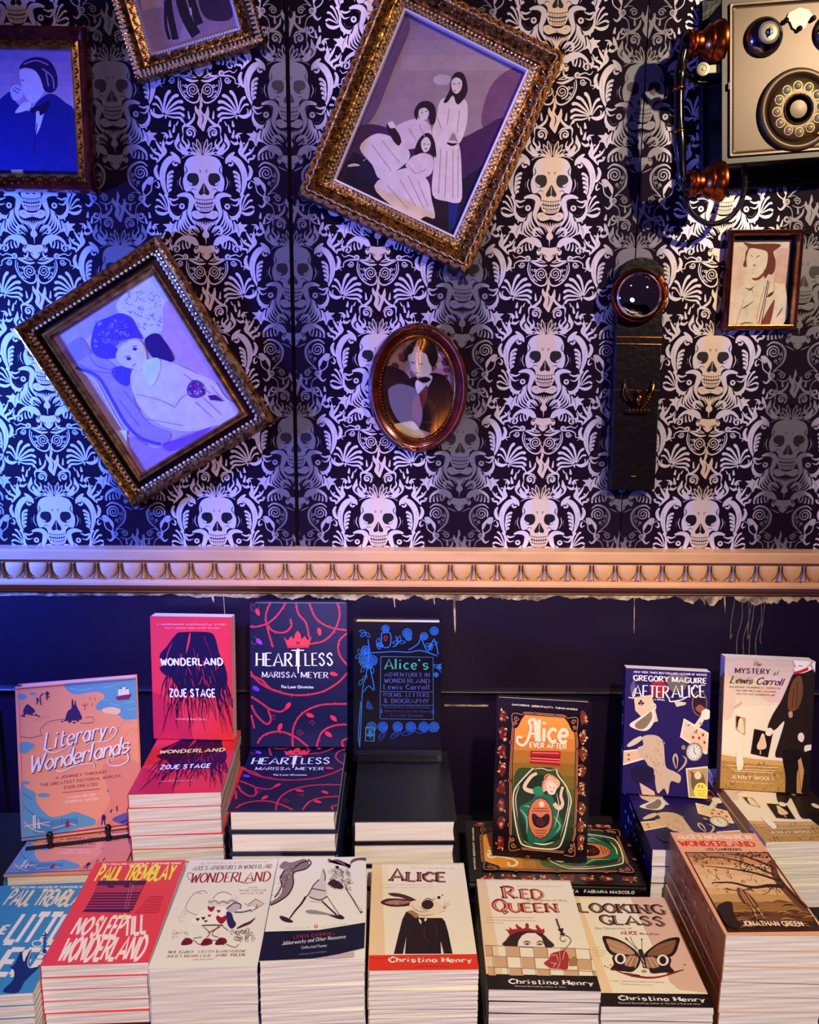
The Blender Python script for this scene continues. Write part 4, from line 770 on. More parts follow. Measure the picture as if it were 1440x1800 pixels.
# ------------------------------------------------------------------ books
def book_meshes(w, l, t, hard, colr, spine, art, gloss, marks=None, seed=0, spine_text=None):
    """spine at x = 0, lower edge at y = 0, front cover at z = t"""
    r = random.Random(seed); ct = .0026 if hard else .00035; ov = .0030 if hard else .0; c = MB(); cf = lin(colr); cs = lin(spine)
    pb = MB(); x0 = .004 if hard else .0012; x1 = w-ov-.0004; y0 = ov+.0003; y1 = l-ov-.0003
    n = 5; rings = []
    for i in range(n+1):     # fore edge slightly hollow on hardcovers, the leaves a little wavy
        z = ct+.0002+(t-2*ct-.0004)*i/n; hol = (.0022*math.sin(math.pi*i/n) if hard else .0004*math.sin(i*2.1+seed)); wv = .0004*math.sin(i*1.9+seed*1.3)
        rings.append([(x0, y0+wv, z), ((x0+x1)/2, y0-wv*.6, z), (x1-hol, y0+wv, z), (x1-hol, y1, z), (x0, y1, z)])
    pb.loft(rings)
    def sheet(z0, z1, col): c.box((0, 0, z0), (w, l, z1), col)
    sheet(0, ct, cf); sheet(t-ct, t, cf)
    if hard:
        P = [(.004-.0052*math.sin(math.pi*k/8)-.0040*(1 if 0 < k < 8 else 0)*0, ct*.2+(t-ct*.4)*k/8) for k in range(9)]
        c.loft([[(x-.0, y, z) for x, z in P]+[(x+.0016, y, z) for x, z in P[::-1]] for y in (.0002, l-.0002)], cs)
    else: c.box((-.0004, 0, 0), (.0006, l, t), cs)
    if marks:
        for k in range(marks[0]):
            y = l*(.12+.76*r.random()); L = l*r.uniform(.01, .05); z = t*r.uniform(.35, .65); c.face([(-.0009 if not hard else -.0014, y, z), (-.0009 if not hard else -.0014, y+L, z), (-.0009 if not hard else -.0014, y+L, z+t*.16), (-.0009 if not hard else -.0014, y, z+t*.16)], lin(r.choice(marks[1:])))
    if spine_text:
        pol, wd = glyphs(spine_text, 'bold', 1, 2.6); k = l*.86/wd; hh = t*.22
        for q in pol: c.face([(-.0016, l*.93-p_[0]*k, t*.5+(p_[1]-5)/10*hh) for p_ in q], lin('F0E6D0'))
    if art: art.put(c, lambda u, v, h: (u, v, t+.00004+h), scale=(w/art.w, l/art.h))
    return c.data('cover', [M['gloss' if gloss else 'print']]), pb.data('page_block', [M['pages']])
def place(name, me, loc, rot, label, group=None, matrix=None):
    e = tag(empty(name, loc, rot), label, 'book', group)
    if matrix is not None: e.matrix_world = matrix
    link('cover', me[0], e); link('page_block', me[1], e); return e
ORD = ['topmost', 'second', 'third', 'fourth', 'fifth', 'sixth', 'seventh', 'eighth', 'ninth', 'tenth', 'eleventh', 'twelfth']
def stack(x, y, h, ang, w, l, n, hard, colr, spine, art, gloss, what, top, kind='paperback_book', marks=None, slip=.0009, first=None, group=None):
    H = CZ-h-TZ; t = H/n if first is None else None
    ths = [t]*n if first is None else first+[(H-sum(first))/(n-len(first))]*(n-len(first))
    r = random.Random(int(x*1000)+5); z = CZ-h; cache = {}
    a = math.radians(ang)
    for i, th in enumerate(ths):
        key = (round(th, 5), i == 0)
        if key not in cache: cache[key] = book_meshes(w, l, th-.00025, hard, colr, spine, art if i == 0 else None, gloss, marks, i+int(100*abs(x)))
        z -= th; dx, dy, da = (0, 0, 0) if i == 0 else (r.uniform(-slip, slip), r.uniform(-slip, slip*.6), math.radians(r.uniform(-.9, .9)))
        lab = top if i == 0 else '%s, %s from the top of its stack' % (what, ORD[i])
        place(kind, cache[key], (x+dx, y+dy, z+.0001), (0, 0, a+da), lab, group)
def stand(x0, y0, x1, y1, h, w, l, t, lean, hard, colr, spine, art, gloss, label, kind='paperback_book', marks=None, roll=0):
    u = Vector((x1-x0, y1-y0, 0)).normalized(); nn = Vector((-u.y, u.x, 0)); q = math.radians(lean); d = nn*math.sin(q)+Vector((0, 0, math.cos(q))); zz = u.cross(d)
    if roll: rr_ = math.radians(roll); u, d = u*math.cos(rr_)+d*math.sin(rr_), d*math.cos(rr_)-u*math.sin(rr_)
    o = Vector((x0, y0, CZ-h+.0004))-zz*t; o.z = CZ-h+.0004+max(0, -(u*w).z)
    if lean < 90: pass
    m = Matrix((u, d, zz)).transposed().to_4x4(); m.translation = o
    return place(kind, book_meshes(w, l, t, hard, colr, spine, art, gloss, marks, 3), (0, 0, 0), (0, 0, 0), label, None, m)
def easel(x, y, h, w, name_label, m, lean=8, ang=0):
    """small display stand: lip, two pegs and a back rest"""
    e = tag(empty('book_easel', (x, y, CZ-h), (0, 0, math.radians(ang))), name_label, 'stand')
    b = MB(); b.box((-w/2, -.030, 0), (w/2, .014, .002)); b.build('base', m, e)
    b = MB(); b.box((-w/2, -.032, 0), (w/2, -.030, .010)); b.build('lip', m, e)
    q = math.radians(lean); b = MB(); b.loft([[(-w/3, .014+z*math.sin(q)/math.cos(q), z), (w/3, .014+z*math.tan(q), z), (w/3, .0165+z*math.tan(q), z), (-w/3, .0165+z*math.tan(q), z)] for z in (0, .12)]); b.build('back_rest', m, e)
    return e

# ---- covers, drawn in the pixel frame of the close-up each was studied in
NV = '0B1440'
# map-like cover in peach and blue
a = L1 = Art([(95, 105), (790, 50), (822, 920), (125, 1003)], .185, .242, 'F29C7E')
B5, B4, PU = '5E9CC4', '4A84B8', '2E1660'
a.blob([(390, 80), (398, 125), (450, 148), (560, 132), (612, 158), (572, 198), (560, 235), (620, 245), (690, 270), (730, 296), (840, 262), (820, 40), (600, 60)], B5); a.lines([[(410, 110), (470, 125), (540, 112)], [(600, 110), (660, 100)], [(720, 200), (780, 190)], [(640, 200), (700, 215)], [(580, 175), (630, 182)], [(740, 240), (790, 232)]], 4, '86BCD8')
a.blob([(600, 232), (650, 222), (700, 235), (690, 262), (640, 262), (600, 250)], 'F8C8A8'); a.poly([(672, 164), (768, 145), (752, 178), (684, 183)], '7A2850'); a.lines([[(700, 160), (700, 105)], [(720, 158), (720, 95)], [(742, 152), (742, 110)]], 4, PU, smooth=False)
for x, y, w, h in ((690, 120, 18, 34), (712, 108, 18, 42), (734, 120, 16, 28)): a.poly([(x, y), (x+w, y-3), (x+w+2, y+h), (x-2, y+h+2)], 'F2E6E6')
a.blob([(385, 292), (398, 245), (418, 228), (420, 182), (428, 178), (434, 212), (442, 178), (449, 215), (470, 258), (478, 292), (430, 300)], PU)
for x, y, s_ in ((385, 298, 10), (408, 305, 12), (434, 312, 9), (365, 305, 7), (455, 302, 8)): a.ell(x, y, s_, s_*.6, PU)
for x, y, rx, ry, c in ((133, 160, 28, 18, B5), (198, 142, 17, 9, B5), (665, 708, 46, 20, '6C84C0'), (676, 812, 22, 15, '5A4A98'), (255, 735, 36, 13, B5), (150, 662, 30, 10, B5), (640, 828, 14, 8, '5A4A98')): a.ell(x, y, rx, ry, c)
a.blob([(142, 250), (160, 205), (185, 215), (210, 245), (180, 262)], PU)
for k in range(14): rr0 = random.Random(k); a.ell(120+rr0.random()*115, 235+rr0.random()*40, 8, 5, PU, 8)
a.lines([[(222, 205), (222, 165), (232, 190)], [(245, 210), (240, 160), (260, 140)], [(280, 180), (280, 135)], [(270, 165), (292, 160)]], 7, PU); a.ell(280, 142, 11, 13, PU)
a.lines([[(495, 240), (498, 195)], [(480, 205), (498, 215), (516, 200)], [(525, 180), (527, 165)], [(538, 215), (538, 195)], [(555, 185), (556, 165)]], 4, '9A3A58'); a.line([(250, 390), (240, 350), (290, 305), (380, 290)], 4, '8C5870'); a.line([(120, 390), (180, 398), (245, 385)], 4, '8C5870'); a.line([(470, 315), (545, 310), (540, 280), (500, 282)], 4, '8C5870')
a.lines([[(690, 345), (730, 300), (770, 320)], [(720, 400), (760, 350), (800, 360)], [(730, 590), (780, 560), (808, 570)], [(720, 770), (750, 740)], [(190, 300), (250, 282), (300, 270)]], 3, 'D08A6E')
a.blob([(118, 432), (160, 422), (205, 438), (190, 462), (150, 488), (118, 480)], B5); a.blob([(600, 560), (820, 560), (820, 920), (560, 930), (640, 760)], 'E48A78')
a.blob([(120, 690), (160, 695), (205, 720), (215, 775), (250, 825), (300, 862), (380, 850), (430, 832), (500, 855), (552, 880), (545, 912), (470, 925), (330, 965), (120, 1010)], B5); a.blob([(200, 860), (300, 880), (420, 870), (450, 900), (340, 940), (200, 960)], B4); a.lines([[(130, 720), (190, 760)], [(360, 870), (360, 920)], [(440, 860), (450, 900)], [(140, 800), (200, 850)]], 5, '3E6CA8')
a.lines([[(135, 920), (200, 905), (290, 890)], [(140, 890), (200, 940), (260, 950)], [(300, 930), (400, 905), (440, 910)], [(230, 900), (290, 915)]], 5, 'F2C0A8'); a.lines([[(195, 930), (195, 855), (205, 850), (205, 930)], [(222, 930), (222, 862), (232, 930)]], 6, 'F4E2DC', smooth=False); a.blob([(378, 920), (388, 878), (398, 884), (405, 918)], '8A2A58')
a.blob([(650, 880), (690, 855), (740, 842), (760, 900), (700, 905)], '5E5AA4'); a.lines([[(590, 910), (600, 855), (610, 912)], [(700, 900), (740, 880)], [(640, 840), (650, 820)], [(680, 830), (678, 800)]], 8, PU); a.ell(602, 868, 13, 18, PU)
a.line([(96, 116), (790, 60)], 5, '8A2458', smooth=False); a.line([(122, 986), (822, 900)], 7, '7A1F5E', smooth=False); a.line([(118, 110), (140, 1000)], 5, 'C85A98', smooth=False)
for dx, c in ((5, '3A2470'), (0, 'F8E8EC')):
    a.text('Literary', 262+dx, 470+dx, 612+dx, 398+dx, 98, c, 'script', 2); a.text('Wonderlands', 172+dx, 606+dx, 742+dx, 488+dx, 100, c, 'script', 1.6)
    a.lines([[(640+dx, 372), (655+dx, 340), (680+dx, 350), (668+dx, 385), (620+dx, 420), (540+dx, 425), (490+dx, 450)], [(262+dx, 470), (310+dx, 485), (360+dx, 470), (420+dx, 440), (400+dx, 490)], [(740+dx, 490), (745+dx, 530), (700+dx, 560), (640+dx, 560), (630+dx, 525), (665+dx, 515)], [(330+dx, 590), (370+dx, 592), (450+dx, 560), (540+dx, 550), (550+dx, 575)]], 8, c, taper=(1, .4))
a.text('A JOURNEY THROUGH', 325, 640, 616, 606, 15, '7A2050'); a.text('THE GREATEST FICTIONAL WORLDS', 238, 683, 702, 630, 16, '7A2050'); a.text('EVER CREATED', 376, 698, 570, 678, 16, '7A2050'); a.line([(365, 720), (580, 699)], 3, '7A2050'); a.text('LAURA MILLER', 396, 755, 552, 738, 13, 'FBE8E0'); a.text('GENERAL EDITOR', 380, 781, 570, 762, 13, 'FBE8E0')

# red cover with a head of roots
a = L2 = Art([(273, 1080), (421.7, 1085.7), (414, 1307), (270, 1304)], .145, .217, 'EC3440')
a.poly([(270, 1218), (290, 1226), (330, 1270), (345, 1310), (265, 1310)], 'CE2440'); r = random.Random(9); NB = '1C0A34'  # darker red lower-left corner is a shadow drawn into the print
a.blob([(318, 1116), (330, 1111), (378, 1112), (390, 1122), (396, 1150), (408, 1185), (404, 1215), (380, 1230), (330, 1226), (318, 1212), (306, 1196), (292, 1186), (286, 1176), (294, 1170), (287, 1158), (290, 1148), (300, 1138)], NB)
a.line([(345, 1112), (342, 1128), (336, 1150)], 4, 'EC3440', 'leaf'); a.lines([[(312, 1130), (302, 1150), (300, 1168)], [(370, 1120), (384, 1160)], [(325, 1150), (318, 1190)], [(350, 1140), (356, 1200)], [(380, 1180), (392, 1220)], [(335, 1180), (330, 1215)], [(366, 1190), (372, 1222)]], 2.2, 'C02848', taper='leaf')
for k in range(70):
    x = 300+r.random()*104; y = 1185+r.random()*30; s_ = (x-348)*.35+r.uniform(-9, 9); L = r.uniform(45, 92); P = [(x, y), (x+s_*.4+r.uniform(-4, 4), y+L*.4), (x+s_*.8+r.uniform(-4, 4), y+L*.7), (x+s_*1.1, min(1298, y+L))]
    a.line(P, r.uniform(1.4, 3.2), NB, (1, .25), n=2)
for k in range(26): x = 300+r.random()*100; y = 1150+r.random()*90; a.line([(x, y), (x+r.uniform(-7, 7), y+14)], 1.2, 'D02A48', n=1)
a.text('WONDERLAND', 290, 1171, 402, 1172, 12.5, 'FBEDE8', 'bold', 2.6); a.text('ZOJE STAGE', 303, 1228, 385, 1229, 13.5, 'FBEDE8', 'bold', 3); a.text("A HARROWING SUSPENSEFUL STORY", 285, 1097, 413, 1100, 2.8, 'F6A8A8'); a.text("THAT LINGERS LONG AFTER THE END", 300, 1104, 400, 1106, 2.6, 'F6A8A8'); a.text('AUTHOR OF BABY TEETH', 312, 1270, 366, 1271, 2.8, 'F8B8B4')

# navy cover with red thorny vines
a = L3 = Art([(125, 108), (718, 113), (718, 990), (150, 990)], .165, .250, '0A1236'); RD = 'E2304A'
V = [[(120, 255), (170, 258), (240, 235), (300, 180), (345, 110)], [(250, 108), (225, 190), (240, 280), (272, 385)], [(232, 240), (270, 285), (340, 295), (382, 255), (375, 210)], [(408, 108), (425, 180), (470, 235), (492, 330)], [(488, 108), (530, 205), (610, 262), (722, 285)], [(660, 108), (675, 190), (640, 290), (575, 350), (495, 368)], [(722, 300), (672, 350), (672, 430), (722, 500)],
     [(138, 535), (190, 600), (290, 655), (420, 682), (560, 665), (660, 610), (722, 545)], [(140, 560), (210, 590), (260, 640), (330, 665)], [(148, 690), (210, 730), (260, 765), (330, 780), (380, 730)], [(150, 740), (180, 800), (240, 855), (268, 830), (250, 770)], [(190, 970), (230, 920), (320, 900), (410, 930), (490, 990)], [(400, 990), (402, 880), (450, 795), (560, 742), (722, 735)], [(540, 990), (570, 905), (640, 866), (722, 858)], [(150, 800), (170, 880)], [(700, 990), (690, 960), (722, 940)]]
a.lines(V, 11, RD, n=5); a.lines([[(x+3, y+3) for x, y in P] for P in V], 4, 'A01C3C', n=5); r = random.Random(6)
for P in V:
    Q = cr(P, 4)
    for k in range(2, len(Q)-1, 3): x, y = Q[k]; q = r.random()*6.3; a.line([(x, y), (x+16*math.cos(q), y+16*math.sin(q))], 7, RD, (1, .1), n=1)
for x, y, q, c in ((175, 165, 1.2, RD), (552, 290, 1.4, RD), (188, 350, .8, '9A3AE0'), (640, 552, .3, RD), (322, 872, 2, RD), (500, 802, .4, RD), (640, 820, .7, RD), (368, 745, 2.2, RD), (175, 640, .5, '7A2AD0'), (610, 915, .6, RD)): a.line([(x-24*math.cos(q), y-24*math.sin(q)), (x, y), (x+26*math.cos(q), y+26*math.sin(q))], 26, c, 'leaf')
a.lines([spiral(440, 900, 22, 1.3, 0), spiral(515, 850, 20, 1.2, 3), spiral(285, 810, 18, 1.2, 1), spiral(150, 130, 34, 1, 0), spiral(150, 350, 34, .8, -1.4)], 3, 'B02A4C')
a.poly([(338, 322), (360, 345), (382, 316), (398, 338), (404, 306), (420, 282), (438, 304), (444, 338), (464, 316), (484, 345), (506, 318), (488, 388), (362, 390)], 'F03A44'); a.poly([(412, 348), (422, 356), (432, 348), (434, 358), (422, 372), (410, 358)], '7A1028'); a.line([(362, 380), (488, 378)], 4, '9A1830', smooth=False)
a.text('HEAR', 176, 500, 392, 503, 80, 'F4EEF2', 'serif', 1.6); a.text('T', 385, 503, 470, 503, 98, 'F4EEF2', 'serif'); a.text('LESS', 470, 500, 640, 498, 76, 'F4EEF2', 'serif', 1.6); a.line([(425, 395), (426, 520), (427, 548)], 15, 'F4EEF2', (1, .35), False); a.text('MARISSA', 212, 571, 416, 573, 34, 'EFE4EC', 'caps', 1.8); a.text('MEYER', 446, 573, 608, 576, 34, 'EFE4EC', 'caps', 1.8); a.text('The Lunar Chronicles', 325, 637, 518, 639, 17, 'EFE4EC', 'bold', 2)

# black cover with blue line drawing
a = L4 = Art([(750, 185), (1310, 195), (1290, 1035), (760, 1030)], .155, .238, '090410'); BL, B2 = '2A70D0', '17408C'
def rose(x, y, s_, c): a.lines([spiral(x, y, s_*.7, 1.8, 0, 1, 9), disc(x, y, s_, s_, 9)+[(x+s_, y)]], 3.4, c, n=2)
def leaf(x, y, q, s_, c): a.lines([[(x, y), (x+s_*.5*math.cos(q-.5), y+s_*.5*math.sin(q-.5)), (x+s_*math.cos(q), y+s_*math.sin(q)), (x+s_*.5*math.cos(q+.5), y+s_*.5*math.sin(q+.5)), (x, y)]], 4, c, n=3)
for x, y, s_ in ((830, 372, 28), (870, 438, 34), (812, 440, 24), (955, 232, 24), (1092, 262, 30), (1100, 290, 20), (1262, 248, 26), (1198, 282, 24), (1292, 480, 16), (1270, 530, 14), (850, 470, 22)): a.ell(x, y, s_, s_, B2); rose(x, y, s_, BL)
for k in range(34): x, y = random.Random(k).choice([(830, 255), (850, 430), (800, 400), (900, 330), (870, 480), (810, 560), (1040, 320), (1240, 330), (1290, 490), (825, 480)]); leaf(x, y, k*1.7, 42, BL)
a.lines([[(845, 300), (852, 400), (835, 520), (812, 630), (806, 800), (798, 985)], [(862, 500), (886, 625), (850, 600), (820, 640)], [(820, 390), (920, 385), (1010, 380), (1100, 385), (1180, 375), (1280, 410)], [(930, 260), (985, 262), (982, 345), (935, 345), (930, 260)], [(1100, 370), (1160, 330), (1180, 270)], [(1180, 290), (1220, 380), (1260, 300), (1285, 400)], [(1000, 350), (1030, 330), (1020, 280)], [(798, 985), (790, 900), (802, 700)]], 6, BL); a.lines([[(945, 290), (955, 278), (966, 290), (955, 312), (945, 290)]], 4, 'C02838')
a.lines([[(926, 412), (1252, 418), (1250, 812), (922, 808), (926, 412)]], 3.5, '4A78B0', smooth=False); a.lines([[(930, 635), (1250, 640)], [(930, 722), (1250, 724)]], 2.5, '4A78B0', smooth=False); a.ell(928, 760, 10, 16, B2); a.ell(1248, 764, 10, 16, B2)
a.text("Alice's", 952, 492, 1226, 496, 66, '3CA898', 'serif', 2); DM = '4C5496'
for s_, x0, x1, y, h in (('ADVENTURES IN', 950, 1232, 540, 25), ('WONDERLAND', 948, 1232, 580, 27), ('Lewis Carroll', 946, 1230, 621, 32), ('POEMS, LETTERS', 946, 1228, 668, 24), ('& BIOGRAPHY', 948, 1222, 707, 26)): a.text(s_, x0, y, x1, y+3, h, DM, 'serif', 2)
for s_, y in (('Illustrated by Arthur Rackham', 740), ('Harry Furniss, Sir John Tenniel', 766), ('& Arthur Rackham', 792)): a.text(s_, 950+(40 if 'Art' in s_[:6] else 0), y, 1228-(40 if 'Art' in s_[:6] else 0), y+2, 14, '363C78', 'serif', 2)
for k, x in enumerate((870, 940, 1032, 1112, 1190, 1254)): a.ell(x, 858, 30, 28, B2); rose(x, 858, 30, BL); leaf(x, 890, 1.4+k*.5, 60, '1C4A98'); leaf(x+20, 890, 2.0+k*.4, 50, '2A3A88')
a.lines([[(836, 860), (888, 866), (886, 948), (832, 944), (836, 860)]], 4, '7A94C8', smooth=False)
for x, y in ((861, 890), (850, 908), (872, 908)): a.ell(x, y, 11, 11, BL)
a.line([(861, 900), (861, 928)], 6, BL); a.blob([(848, 690), (835, 740), (880, 745)], B2)

# cover with a jar
a = L5 = Art([(310, 150), (1095, 165), (1047, 1418), (290, 1368)], .152, .256, '120408')
r = random.Random(12)
for side, X in ((0, 362), (1, 1026)):
    cs_ = ['A84C28', 'D07040', 'E8A070', '6A1C10', 'F0C090'] if side == 0 else ['C07840', 'E8B078', '7A3018', 'F4D8A8', '9A4C28']
    for k in range(8):
        y = 290+k*140+r.uniform(-10, 10); x = X-(y-250)*(.006 if side == 0 else .03); a.blob([(x+r.uniform(20, 36)*math.cos(q), y+r.uniform(40, 66)*math.sin(q)) for q in [j*.79 for j in range(8)]], cs_[3 if side == 0 else 2], 2)
        for j in range(9): q = r.random()*6.3; px, py = x+r.uniform(-24, 24), y+r.uniform(-45, 45); a.line([(px, py), (px+16*math.cos(q), py+16*math.sin(q)), (px+22*math.cos(q+.8), py+26*math.sin(q+.8))], r.uniform(6, 15), r.choice(cs_), 'leaf', n=2)
def panel(i): return [(455+i, 330+i*.3), (500+i*.6, 300+i), (540, 268+i), (860, 282+i), (900-i*.6, 312+i), (945-i, 345), (962-i, 480), (955-i, 900), (940-i, 1200), (900-i*.5, 1330-i), (500+i*.5, 1300-i), (440+i, 1200), (435+i, 700), (448+i, 450)]
for c, i in (('D88A58', -16), ('120408', -11), ('D88A58', -5), ('120408', 0)): a.poly(panel(i), c)
cs = ['F29A3C', 'EE9438', 'D88430', 'B87428', '9A6A22', '7C661E', '5C5E1C', '3E521C', '2A441C', '1E341A', '142416']
pol = [(p[0], p[1]) for p in panel(8)]
for k, c in enumerate(cs):
    y0 = 260+k*98; q = clip(clip(pol, 1, 0, y0, False), 1, 0, y0+98.5, True)
    if len(q) > 2: a.poly(q, c)
for sx, X, Y in ((1, 455, 300), (-1, 955, 318), (1, 440, 1290), (-1, 930, 1330)):
    sy = 1 if Y < 800 else -1; a.blob([(X-20*sx, Y-40*sy), (X+80*sx, Y-30*sy), (X+60*sx, Y+10*sy), (X+20*sx, Y+80*sy), (X-25*sx, Y+60*sy)], '1A0608'); a.lines([spiral(X+15*sx, Y+5*sy, 22, 1.3, 0, sx), spiral(X+10*sx, Y+45*sy, 18, 1.3, 2, sx), [(X-12*sx, Y+70*sy), (X-16*sx, Y-30*sy), (X+70*sx, Y-24*sy)]], 5, 'D88A58')
for p in ((620, 262), (785, 272), (428, 495), (422, 790), (420, 1130), (965, 530), (958, 830), (948, 1130), (570, 1372), (740, 1388)): a.poly([(p[0]-14, p[1]-14), (p[0]+14, p[1]-14), (p[0]+14, p[1]+14), (p[0]-14, p[1]+14)], '120408'); a.lines([[(p[0]-9, p[1]-9), (p[0]+9, p[1]-9), (p[0]+9, p[1]+9), (p[0]-9, p[1]+9), (p[0]-9, p[1]-9)]], 4, 'D88A58', smooth=False)
a.text('DAN PANOSIAN', 436, 204, 575, 208, 13, 'F4E4C8', 'bold'); a.text('GIORGIO SPALLETTA', 594, 210, 770, 216, 13, 'F4E4C8', 'bold'); a.text('FABIANA MASCOLO', 792, 218, 970, 226, 13, 'F4E4C8', 'bold')
CR = 'F8E6BC'
a.blob([(470, 720), (600, 690), (800, 700), (905, 900), (915, 1000), (860, 1250), (780, 1305), (570, 1290), (500, 1240), (452, 980)], '3A4A20'); a.blob([(480, 900), (560, 760), (780, 760), (880, 900), (880, 1080), (820, 1240), (600, 1260), (520, 1200)], '20301C')
a.poly([(586, 556), (832, 552), (832, 608), (815, 618), (830, 640), (828, 668), (575, 652), (588, 628), (596, 610), (586, 600)], 'B01C20'); a.lines([[(600, 612), (820, 618)], [(588, 632), (828, 640)], [(600, 570), (820, 570)]], 7, 'F09070', smooth=False); a.line([(586, 600), (832, 606)], 5, '4A0A10', smooth=False)
a.blob([(500, 1000), (560, 960), (610, 930), (640, 880), (700, 890), (760, 900), (800, 1000), (850, 1130), (800, 1200), (700, 1260), (590, 1270), (560, 1180), (545, 1100)], '1E6A48'); a.lines([[(540, 980), (590, 1000), (560, 1080)], [(780, 1060), (830, 1130), (790, 1190)], [(600, 1150), (640, 1250)], [(510, 1010), (560, 1080), (560, 1200)]], 9, '9AD0A0', taper='leaf')
a.line([(640, 730), (590, 760), (540, 840), (600, 870), (650, 860)], 38, 'EFC9A0', (.6, 1)); a.line([(850, 830), (835, 900), (850, 960), (820, 1000), (780, 960)], 34, 'EFC9A0', (.6, 1)); a.blob([(610, 850), (660, 830), (700, 860), (680, 900), (620, 890)], '2E8A5A')
a.blob([(700, 800), (730, 750), (780, 750), (830, 800), (800, 850), (730, 860), (690, 870)], 'F0B488'); a.blob([(722, 800), (760, 790), (800, 830), (780, 890), (730, 880)], 'F8DCB8'); a.lines([[(700, 770), (720, 740), (760, 745), (800, 770)], [(690, 860), (690, 800), (720, 770)]], 12, 'E08858'); a.ell(748, 836, 6, 4, '4A2018', 8); a.ell(778, 840, 6, 4, '4A2018', 8); a.line([(752, 868), (770, 872)], 7, 'C83028')
a.ell(670, 1075, 104, 160, '5A1810'); a.ell(670, 1075, 96, 152, 'DC7C48'); a.blob([(600, 1060), (620, 1040), (670, 1070), (720, 1040), (745, 1060), (735, 1120), (680, 1150), (620, 1130)], '240A10'); a.lines([spiral(670, 1100, 34, 1.6, 0)], 5, '8A2A20'); a.lines([[(600, 1020), (740, 1020)], [(610, 1000), (730, 1000)], [(620, 1170), (725, 1170)], [(630, 1190), (715, 1190)], [(640, 1210), (700, 1210)]], 6, '7A2018', smooth=False); a.ell(680, 968, 22, 24, 'F4D8A8')
JAR = [(610, 690), (560, 740), (480, 830), (452, 900), (456, 1020), (500, 1230), (560, 1290), (780, 1308), (850, 1240), (905, 1010), (918, 930), (880, 830), (812, 740), (800, 700)]
a.lines([JAR], 10, CR); a.lines([[(600, 700), (680, 690), (740, 705), (820, 690)], [(500, 830), (470, 930), (490, 1080)], [(880, 850), (900, 940), (870, 1090), (830, 1220)], [(800, 880), (820, 1000), (780, 1150)]], 7, 'E8DCA8', taper='leaf'); a.lines([[(620, 1265), (700, 1275), (780, 1255)], [(540, 1250), (600, 1290)]], 10, 'F4ECC8', taper='leaf')
a.line([(665, 480), (630, 330), (600, 310), (575, 330), (590, 380), (560, 480), (520, 515), (480, 490), (485, 450), (520, 455)], 24, CR, (1, .8)); a.text('lice', 655, 480, 882, 486, 172, CR, 'bold', 1.6); a.line([(640, 480), (625, 320)], 34, CR); a.line([(575, 420), (640, 422)], 14, CR); a.text('EVER AFTER', 582, 528, 880, 533, 38, CR, 'bold', 2)

# violet cover with falling cards
a = L6 = Art([(150, 185), (715, 230), (695, 1060), (130, 1020)], .137, .207, '22104E'); TN = 'D2B48C'
a.blob([(185, 195), (200, 260), (180, 320), (200, 400), (215, 300)], '5A5470'); a.ell(368, 330, 56, 56, 'A01C2C'); a.blob([(420, 260), (500, 230), (560, 260), (540, 340), (460, 350)], '6E6258')
a.poly([(205, 382), (325, 368), (368, 545), (300, 560), (215, 470)], 'E2C494'); a.ell(252, 410, 9, 10, '22102E', 8); a.ell(242, 424, 9, 9, '22102E', 8); a.ell(266, 424, 9, 9, '22102E', 8); a.line([(254, 420), (258, 442)], 5, '22102E')
a.blob([(176, 566), (240, 520), (330, 472), (346, 520), (330, 570), (290, 606), (230, 600)], 'E8DCC0'); a.blob([(215, 560), (280, 510), (322, 480), (325, 530), (280, 590), (230, 592)], '8A7454'); a.line([(325, 440), (345, 430), (350, 460), (325, 475)], 9, 'E8DCC0')
a.poly([(470, 410), (555, 425), (548, 440), (490, 452)], 'D8CCA0'); a.ell(640, 432, 50, 84, '8A6A3A'); a.ell(641, 432, 44, 77, '2A1024'); a.blob([(640, 440), (680, 470), (660, 500), (615, 470)], 'A05838')
a.poly([(538, 528), (702, 628), (695, 765), (680, 768), (514, 652)], 'F0E2C0'); a.poly([(545, 545), (695, 636), (690, 750), (528, 648)], 'EBC498'); r = random.Random(3)
for x, y in ((570, 580), (620, 610), (665, 640), (600, 655), (640, 660), (675, 690), (590, 600)): a.ell(x, y, 9, 11, 'B82420', 6)
a.line([(560, 610), (620, 585), (660, 530), (690, 500)], 40, 'E6D8B8', (1, .8)); a.ell(684, 505, 32, 36, 'EEE2C4'); a.ell(575, 602, 34, 24, 'E0CCA4'); a.line([(640, 560), (660, 575)], 10, 'A88C60'); a.line([(600, 620), (630, 630)], 8, 'A88C60')
a.poly([(134, 738), (280, 722), (300, 790), (134, 836)], 'F0E2C0'); a.poly([(136, 748), (270, 735), (282, 785), (136, 824)], 'E8BC8C')
for x, y in ((172, 766), (172, 796)): a.ell(x, y, 9, 7, 'B02420', 6)
a.blob([(160, 702), (200, 665), (250, 642), (262, 660), (230, 690), (180, 712)], 'DCC8A0'); a.blob([(262, 650), (310, 634), (370, 645), (404, 690), (412, 770), (424, 850), (480, 880), (520, 910), (510, 955), (455, 945), (436, 1032), (410, 990), (370, 1024), (352, 960), (345, 890), (300, 830), (270, 790), (240, 770), (232, 720), (270, 700)], TN)
for k in range(60): x = 290+r.random()*120; y = 660+r.random()*240; a.line([(x, y), (x+r.uniform(-5, 5), y+14)], 3, r.choice(['B8966C', 'E6D2AC', 'A07E58']), n=1)
a.lines([[(488, 860), (470, 800), (484, 765), (498, 800), (494, 860)], [(500, 880), (540, 840), (555, 800), (530, 775)]], 14, 'C8AC84', taper='leaf'); a.blob([(200, 850), (330, 850), (330, 930), (260, 960), (200, 930)], '180A30')
